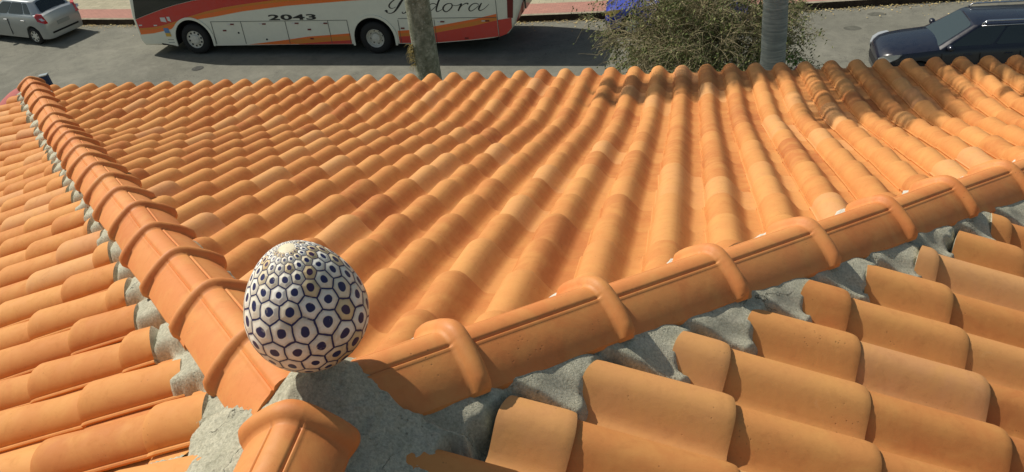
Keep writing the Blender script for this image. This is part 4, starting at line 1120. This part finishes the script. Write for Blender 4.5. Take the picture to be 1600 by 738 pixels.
        if rails:
            bm = bmesh.new(); tube(bm, [(G['wt']+0.18, s_*tw_*0.97, zr-0.03), (G['wt']+0.30, s_*tw_*0.95, zr+0.045), (G['rt']-0.35, s_*tw_*0.95, zr+0.045), (G['rt']-0.2, s_*tw_*0.95, zr-0.03)], 0.020, 8)
            from_bm('roof_rail', bm, M_CHROME, c)
            bm = bmesh.new(); tube(bm, [T1 + Vector((0.02, s_*0.010, -0.03)), T1.lerp(T2, 0.5) + Vector((0, s_*0.012, -0.02)), T2+Vector((0, s_*0.010, -0.03))], 0.012, 6)
            from_bm('window_trim', bm, M_CHROME, c)
    # plate, badge, wiper
    bm = bmesh.new(); box(bm, L-0.03, L+0.015, -0.25, 0.25, 0.58, 0.71); from_bm('number_plate', bm, M_PLATE, c, smooth=False)
    bm = bmesh.new(); box(bm, L-0.08, L+0.012, -0.55, 0.55, 0.36, 0.42); from_bm('bumper_grille', bm, M_UNDER, c, smooth=False)
    bm = bmesh.new(); box(bm, -0.012, 0.06, -0.42, 0.42, 0.34, 0.52); from_bm('grille', bm, M_UNDER, c, smooth=False)
    tR_ = 0.30 if style == 'hatch' else 0.315
    for xx in (xf, xr):
        for s_ in (-1, 1): wheel(c, xx, s_*(hw-0.02), tR_, 0.19, s_, tR_*0.66)
        bm = bmesh.new(); box(bm, xx-0.34, xx+0.34, -hw+0.26, hw-0.26, 0.16, 0.62); from_bm('wheel_well', bm, M_UNDER, c, smooth=False)
    return c
# silver hatchback: rear axle at (-21.46, 26.93), nose towards -x, +y
hd = math.atan2(0.294, -0.956)
def place_by(xa, px, py, heading):
    rz = heading - math.pi      # local -x is the nose
    return (px - xa*math.cos(rz), py - xa*math.sin(rz), GZ), rz
loc, rz = place_by(0.72+2.46, -21.46, 26.93, hd)
make_car('hatchback', loc, rz, 'silver five door hatchback parked at the left end of the street', M_SILVER, L=3.84, W=1.66, H=1.50, wb=2.46, fo=0.72, style='hatch', hood=0.96)
loc, rz = place_by(0.0, 5.11, 21.58, math.pi+0.027)
make_car('estate_car', loc, rz, 'navy blue estate car with silver roof rails on the right side of the road', M_NAVY, L=4.55, W=1.72, H=1.46, wb=2.62, fo=0.88, style='estate', hood=0.90, rails=True)
loc, rz = place_by(0.0, -1.85, 25.6, math.pi+0.03)
make_car('parked_car', loc, rz, 'bright blue car with yellowed headlight parked behind the bush', M_BLUE, L=4.1, W=1.66, H=1.42, wb=2.5, fo=0.80, style='estate', hood=0.90, lens=M_AMBER)

# ------------------------------------------------------------------ palms
def trunk_mat(lichen):
    mt = mat('lichen_bark' if lichen else 'ringed_bark', rough=0.9, spec=0.2); k = NT(mt); v = obj_coord(k)
    if lichen:
        c = k.ramp(k.noise(16, 6, 0.75, v, 0.3), [(0.32, (0.12, 0.13, 0.085)), (0.5, (0.24, 0.25, 0.185)), (0.66, (0.42, 0.43, 0.34))])
        sp_ = k.n('ShaderNodeTexVoronoi', inp={'Scale': 26.0}); k.t.links.new(v, sp_.inputs['Vector'])
        c = k.mix(k.math('MULTIPLY', k.map(sp_.outputs['Distance'], 0.18, 0.30, 0.7, 0.0), k.map(k.noise(7, 3, 0.6, v), 0.45, 0.6, 0, 1), clamp=True), c, (0.52, 0.54, 0.45))
        k.out(c, k.bump(k.noise(40, 5, 0.7, v), 0.7, 0.012))
    else:
        mp = k.n('ShaderNodeMapping'); mp.inputs['Scale'].default_value = (1.6, 1.6, 26.0); k.t.links.new(v, mp.inputs[0])
        ringn = k.noise(2.2, 5, 0.75, mp.outputs[0], 0.5)
        c = k.ramp(ringn, [(0.35, (0.20, 0.235, 0.22)), (0.52, (0.34, 0.37, 0.345)), (0.68, (0.56, 0.58, 0.53))])
        c = k.mix(k.map(k.noise(5, 4, 0.6, v), 0.45, 0.7, 0, 0.5), c, (0.22, 0.25, 0.235))
        k.out(c, k.bump(ringn, 0.9, 0.012))
    return mt
M_FROND = mat('palm_frond', (0.07, 0.11, 0.03), 0.5)
def palm(name, base, top, r0_, r1_, lichen, label, nfr, flen, seed, e_lo, e_hi):
    rnd = random.Random(seed)
    p = empty(name, base, 0, label, 'palm tree'); B = Vector(base); T = Vector(top)-B
    bm = bmesh.new(); n = 70; pts, rr = [], []
    for i in range(n+1):
        t = i/n; pts.append(T*t + Vector((0.03*mn.noise(Vector((t*4, seed, 0))), 0.03*mn.noise(Vector((t*4, seed, 5))), 0)))
        rr.append((r0_*(1-t)+r1_*t)*(1+0.02*mn.noise(Vector((t*30, seed, 1)))+ (0 if lichen else 0.018*math.sin(i*2.1))))
    tube(bm, pts, rr, 28); from_bm('trunk', bm, trunk_mat(lichen), p)
    bm = bmesh.new(); tube(bm, [T-Vector((0, 0, .1)), T+Vector((0, 0, 0.5)), T+Vector((0, 0, 0.9))], [r1_*1.15, r1_*0.9, r1_*0.3], 14); from_bm('crownshaft', bm, mat('crownshaft', (0.12, 0.17, 0.06), 0.5), p)
    bm = bmesh.new(); fs_ = []
    for f in range(nfr):
        az = f*2.39996+rnd.uniform(-.15, .15); el = rnd.uniform(e_lo, e_hi); L_ = flen*rnd.uniform(0.85, 1.1)
        o = T+Vector((0, 0, 0.75)); d = Vector((math.cos(az)*math.cos(el), math.sin(az)*math.cos(el), math.sin(el)))
        pts = [o.copy()]; cur = o.copy(); dd = d.copy(); ns = 14
        for i in range(ns):
            cur = cur + dd*(L_/ns); dd = (dd + Vector((0, 0, -0.085))).normalized(); pts.append(cur.copy())
        tube(bm, pts, [0.022*(1-0.85*i/ns) for i in range(ns+1)], 5)
        side = d.cross(Vector((0, 0, 1))).normalized()
        for i in range(2, ns*5):
            t = i/(ns*5); j = int(t*ns); fr = t*ns-j; q = pts[j].lerp(pts[min(j+1, ns)], fr)
            tang = (pts[min(j+1, ns)]-pts[j]).normalized()
            ll = 0.55*math.sin(math.pi*min(1, 0.12+t*0.88))**0.7*flen/2.8
            for s_ in (-1, 1):
                dr = (side*s_*0.85 + tang*0.5 + Vector((0, 0, -0.25+rnd.uniform(-.2, .2)))).normalized()
                wv = tang*0.013
                a = bm.verts.new(q-wv); b_ = bm.verts.new(q+wv); c_ = bm.verts.new(q+dr*ll*0.6+wv*1.1+Vector((0, 0, -.02))); d_ = bm.verts.new(q+dr*ll+Vector((0, 0, -.10*ll)))
                e_ = bm.verts.new(q+dr*ll*0.6-wv*1.1+Vector((0, 0, -.02)))
                bm.faces.new((a, b_, c_, d_, e_))
    from_bm('fronds', bm, M_FROND, p)
    return p
palm('palm_tree', (-1.99, 7.5, GZ+0.15), (-1.99, 7.5, 2.25), 0.150, 0.108, True, 'mottled grey lichen covered palm trunk in front of the coach', 17, 2.45, 5, 0.0, 0.8)
palm('palm_tree', (1.42, 7.2, GZ+0.15), (1.42, 7.2, 1.5), 0.135, 0.100, False, 'smooth blue grey ringed palm trunk standing in front of the bush', 17, 2.2, 9, 0.1, 1.0)

# dry air plant on the lichen trunk
bm = bmesh.new(); rnd = random.Random(6)
for i in range(46):
    o = Vector((-2.09, 7.42, -2.30+rnd.uniform(-0.10, 0.14))); pts = [o]
    d = Vector((rnd.uniform(-1, -0.1), rnd.uniform(-.8, .4), rnd.uniform(-.5, .9))).normalized(); cur = o.copy()
    for j in range(6):
        cur = cur + d*rnd.uniform(0.010, 0.024); d = (d+Vector((0, 0, -0.38))).normalized(); pts.append(cur.copy())
    tube(bm, pts, [0.003, 0.003, 0.0026, 0.002, 0.0016, 0.001, 0.0008], 4)
tag(from_bm('air_plant', bm, mat('dry_straw', (0.36, 0.28, 0.09), 0.8)), 'straw coloured tuft of dry strands clinging to the lichen trunk', 'plant')

# ------------------------------------------------------------------ bush
def make_bush():
    rnd = random.Random(21)
    base = Vector((1.62, 19.5, GZ+0.15))
    b = empty('flowering_bush', base, 0, 'large straggly bush of dry twigs and olive leaves between the road and the roof', 'bush')
    bmT = bmesh.new(); LV, LF, LT = [], [], []
    tips = []
    def inside(q):
        # ragged crown limit, lower and thinner towards the left
        return True
    def grow(p, d, L_, r_, lvl):
        n = 5; pts = [p.copy()]; cur = p.copy(); dd = d.copy()
        for i in range(n):
            dd = (dd + Vector((rnd.gauss(0, .16), rnd.gauss(0, .16), rnd.gauss(0.0, .12)-0.03*lvl))).normalized(); cur = cur + dd*(L_/n); pts.append(cur.copy())
        tube(bmT, pts, [r_*(1-0.45*i/n) for i in range(n+1)], 4 if lvl > 1 else 6, cap=False)
        if lvl >= 2:
            for i in range(1, n+1):
                if rnd.random() < 0.9: tips.append((pts[i], dd, lvl))
        if lvl < 4:
            k_ = {0: 7, 1: 6, 2: 5, 3: 3}[lvl]
            for _ in range(k_):
                i = rnd.randint(2, n); q = pts[i]
                nd = (dd + Vector((rnd.gauss(0, .7), rnd.gauss(0, .7), rnd.gauss(0.05, .5)))).normalized()
                grow(q, nd, L_*rnd.uniform(0.5, 0.75), r_*0.60, lvl+1)
    for s in range(11):
        a = rnd.uniform(0, 6.28); lean = rnd.uniform(0.2, 1.15)
        d = Vector((math.cos(a)*lean*0.50-0.06, math.sin(a)*lean*0.4, 1.0)).normalized()
        grow(Vector((rnd.uniform(-.25, .25), rnd.uniform(-.25, .25), 0)), d, rnd.uniform(1.65, 2.2), 0.032, 0)
    from_bm('stems', bmT, stone('twig_bark', (0.20, 0.165, 0.09), (0.42, 0.36, 0.22), 12), b)
    for (p, d, lvl) in tips:
        for _ in range(rnd.choice((0, 1, 1, 3)) if lvl > 2 else 1):
            if mn.noise(p*1.7) < -0.08 and rnd.random() < 0.85: continue
            q = p + Vector((rnd.gauss(0, .05), rnd.gauss(0, .05), rnd.gauss(0, .05)))
            s_ = rnd.uniform(0.020, 0.046); nrm = Vector((rnd.gauss(0, 1), rnd.gauss(0, 1), rnd.gauss(0.6, 1))).normalized()
            a = nrm.orthogonal().normalized(); c_ = nrm.cross(a); i0 = len(LV)
            LV += [q-a*s_, q+c_*s_*0.5, q+a*s_, q-c_*s_*0.5]; LF.append((i0, i0+1, i0+2, i0+3)); LT.append(rnd.random())
    me = bpy.data.meshes.new('leaves'); me.from_pydata([tuple(v) for v in LV], [], LF); me.update()
    at = me.attributes.new('tint', 'FLOAT', 'FACE'); at.data.foreach_set('value', LT)
    ml = mat('olive_leaf', rough=0.7, spec=0.3); k = NT(ml)
    k.out(k.ramp(k.n('ShaderNodeAttribute', attribute_name='tint').outputs['Fac'], [(0.0, (0.065, 0.085, 0.028)), (0.5, (0.130, 0.160, 0.045)), (0.85, (0.21, 0.23, 0.075)), (1.0, (0.33, 0.29, 0.15))]))
    link('leaves', me, ml, b, smooth=False)
    # green spray with a magenta flower at the right edge
    tip = Vector((1.35, -0.6, 1.15))
    bm = bmesh.new()
    for i in range(60):
        q = tip + Vector((rnd.gauss(0, .14), rnd.gauss(0, .1), rnd.gauss(.22, .10))); s_ = rnd.uniform(.03, .05); nrm = Vector((rnd.gauss(0, 1), rnd.gauss(0, 1), rnd.gauss(.5, 1))).normalized(); a = nrm.orthogonal().normalized(); c_ = nrm.cross(a)
        bm.faces.new([bm.verts.new(v) for v in (q-a*s_, q+c_*s_*.6, q+a*s_, q-c_*s_*.6)])
    from_bm('green_spray', bm, mat('fresh_leaf', (0.10, 0.20, 0.035), 0.6), b, smooth=False)['kind'] = 'stuff'
    bm = bmesh.new()
    for i in range(22):
        q = tip + Vector((rnd.gauss(.05, .035), rnd.gauss(0, .035), rnd.gauss(0, .035))); s_ = .045; nrm = Vector((rnd.gauss(0, 1), rnd.gauss(0, 1), rnd.gauss(.5, 1))).normalized(); a = nrm.orthogonal().normalized(); c_ = nrm.cross(a)
        bm.faces.new([bm.verts.new(v) for v in (q-a*s_, q+c_*s_*.8, q+a*s_, q-c_*s_*.8)])
    from_bm('flower', bm, mat('magenta_petal', (0.50, 0.04, 0.22), 0.6), b, smooth=False)
    bm = bmesh.new(); tube(bm, [(0.35, -0.1, 1.1), (0.8, -0.4, 1.25), (1.3, -0.6, 1.2)], [.015, .01, .005], 5); from_bm('stem', bm, M_KERB, b)
make_bush()

# ------------------------------------------------------------------ things by the left corner
bm = bmesh.new()
n = 8; C0 = Vector((0, 0, 2.55)); RP = 1.0
rim = [Vector((RP*math.cos(2*math.pi*i/n), RP*math.sin(2*math.pi*i/n), 2.0)) for i in range(n)]
rowsP = []
for q in range(7):
    t = q/6; rw = []
    for i in range(n*4):
        a = 2*math.pi*i/(n*4); sag = 1-0.045*t*abs(math.sin(a*n/2))
        rw.append(bm.verts.new((RP*t*sag*math.cos(a)+0.001*q, RP*t*sag*math.sin(a), 2.55-0.55*t**1.7)))
    rowsP.append(rw)
for a_, b_ in zip(rowsP, rowsP[1:]):
    for i in range(n*4): bm.faces.new((a_[i], a_[(i+1) % (n*4)], b_[(i+1) % (n*4)], b_[i]))
pp = empty('parasol', (0, 0, 0), 0, 'faded red parasol peeking out beyond the left roof corner', 'parasol')
from_bm('canopy', bm, mat('faded_canvas', (0.42, 0.11, 0.10), 0.85), pp)
bm = bmesh.new(); tube(bm, [(0, 0, 0.02), (0, 0, 2.6)], 0.025, 10); from_bm('pole', bm, M_CHROME, pp)
bm = bmesh.new(); box(bm, -.3, .3, -.3, .3, 0, .07); from_bm('base', bm, M_KERB, pp, smooth=False)
pp.location = (-14.5, 16.44, GZ)
bp = empty('blue_sign', (0, 0, 0), 0, 'small dark blue board standing just behind the left roof corner', 'sign')
bm = bmesh.new(); box(bm, -0.038, 0.038, -0.022, 0.022, 0.0, 0.34); o = from_bm('board', bm, mat('blue_enamel', (0.008, 0.035, 0.11), 0.4), bp, smooth=False); bevel(o, 0.003)
bm = bmesh.new(); box(bm, -0.041, 0.041, -0.025, 0.025, 0.341, 0.350); from_bm('top_edge', bm, M_CHROME, bp, smooth=False)
bm = bmesh.new(); box(bm, -0.02, 0.02, -0.16, -0.012, -0.05, -0.01); box(bm, -0.02, 0.02, -0.02, 0.02, -0.05, 0.0); from_bm('bracket', bm, M_CHROME, bp, smooth=False)
bp.location = (-5.070, 5.85, -2.070); bp.rotation_euler = (0, R(-6), R(12))
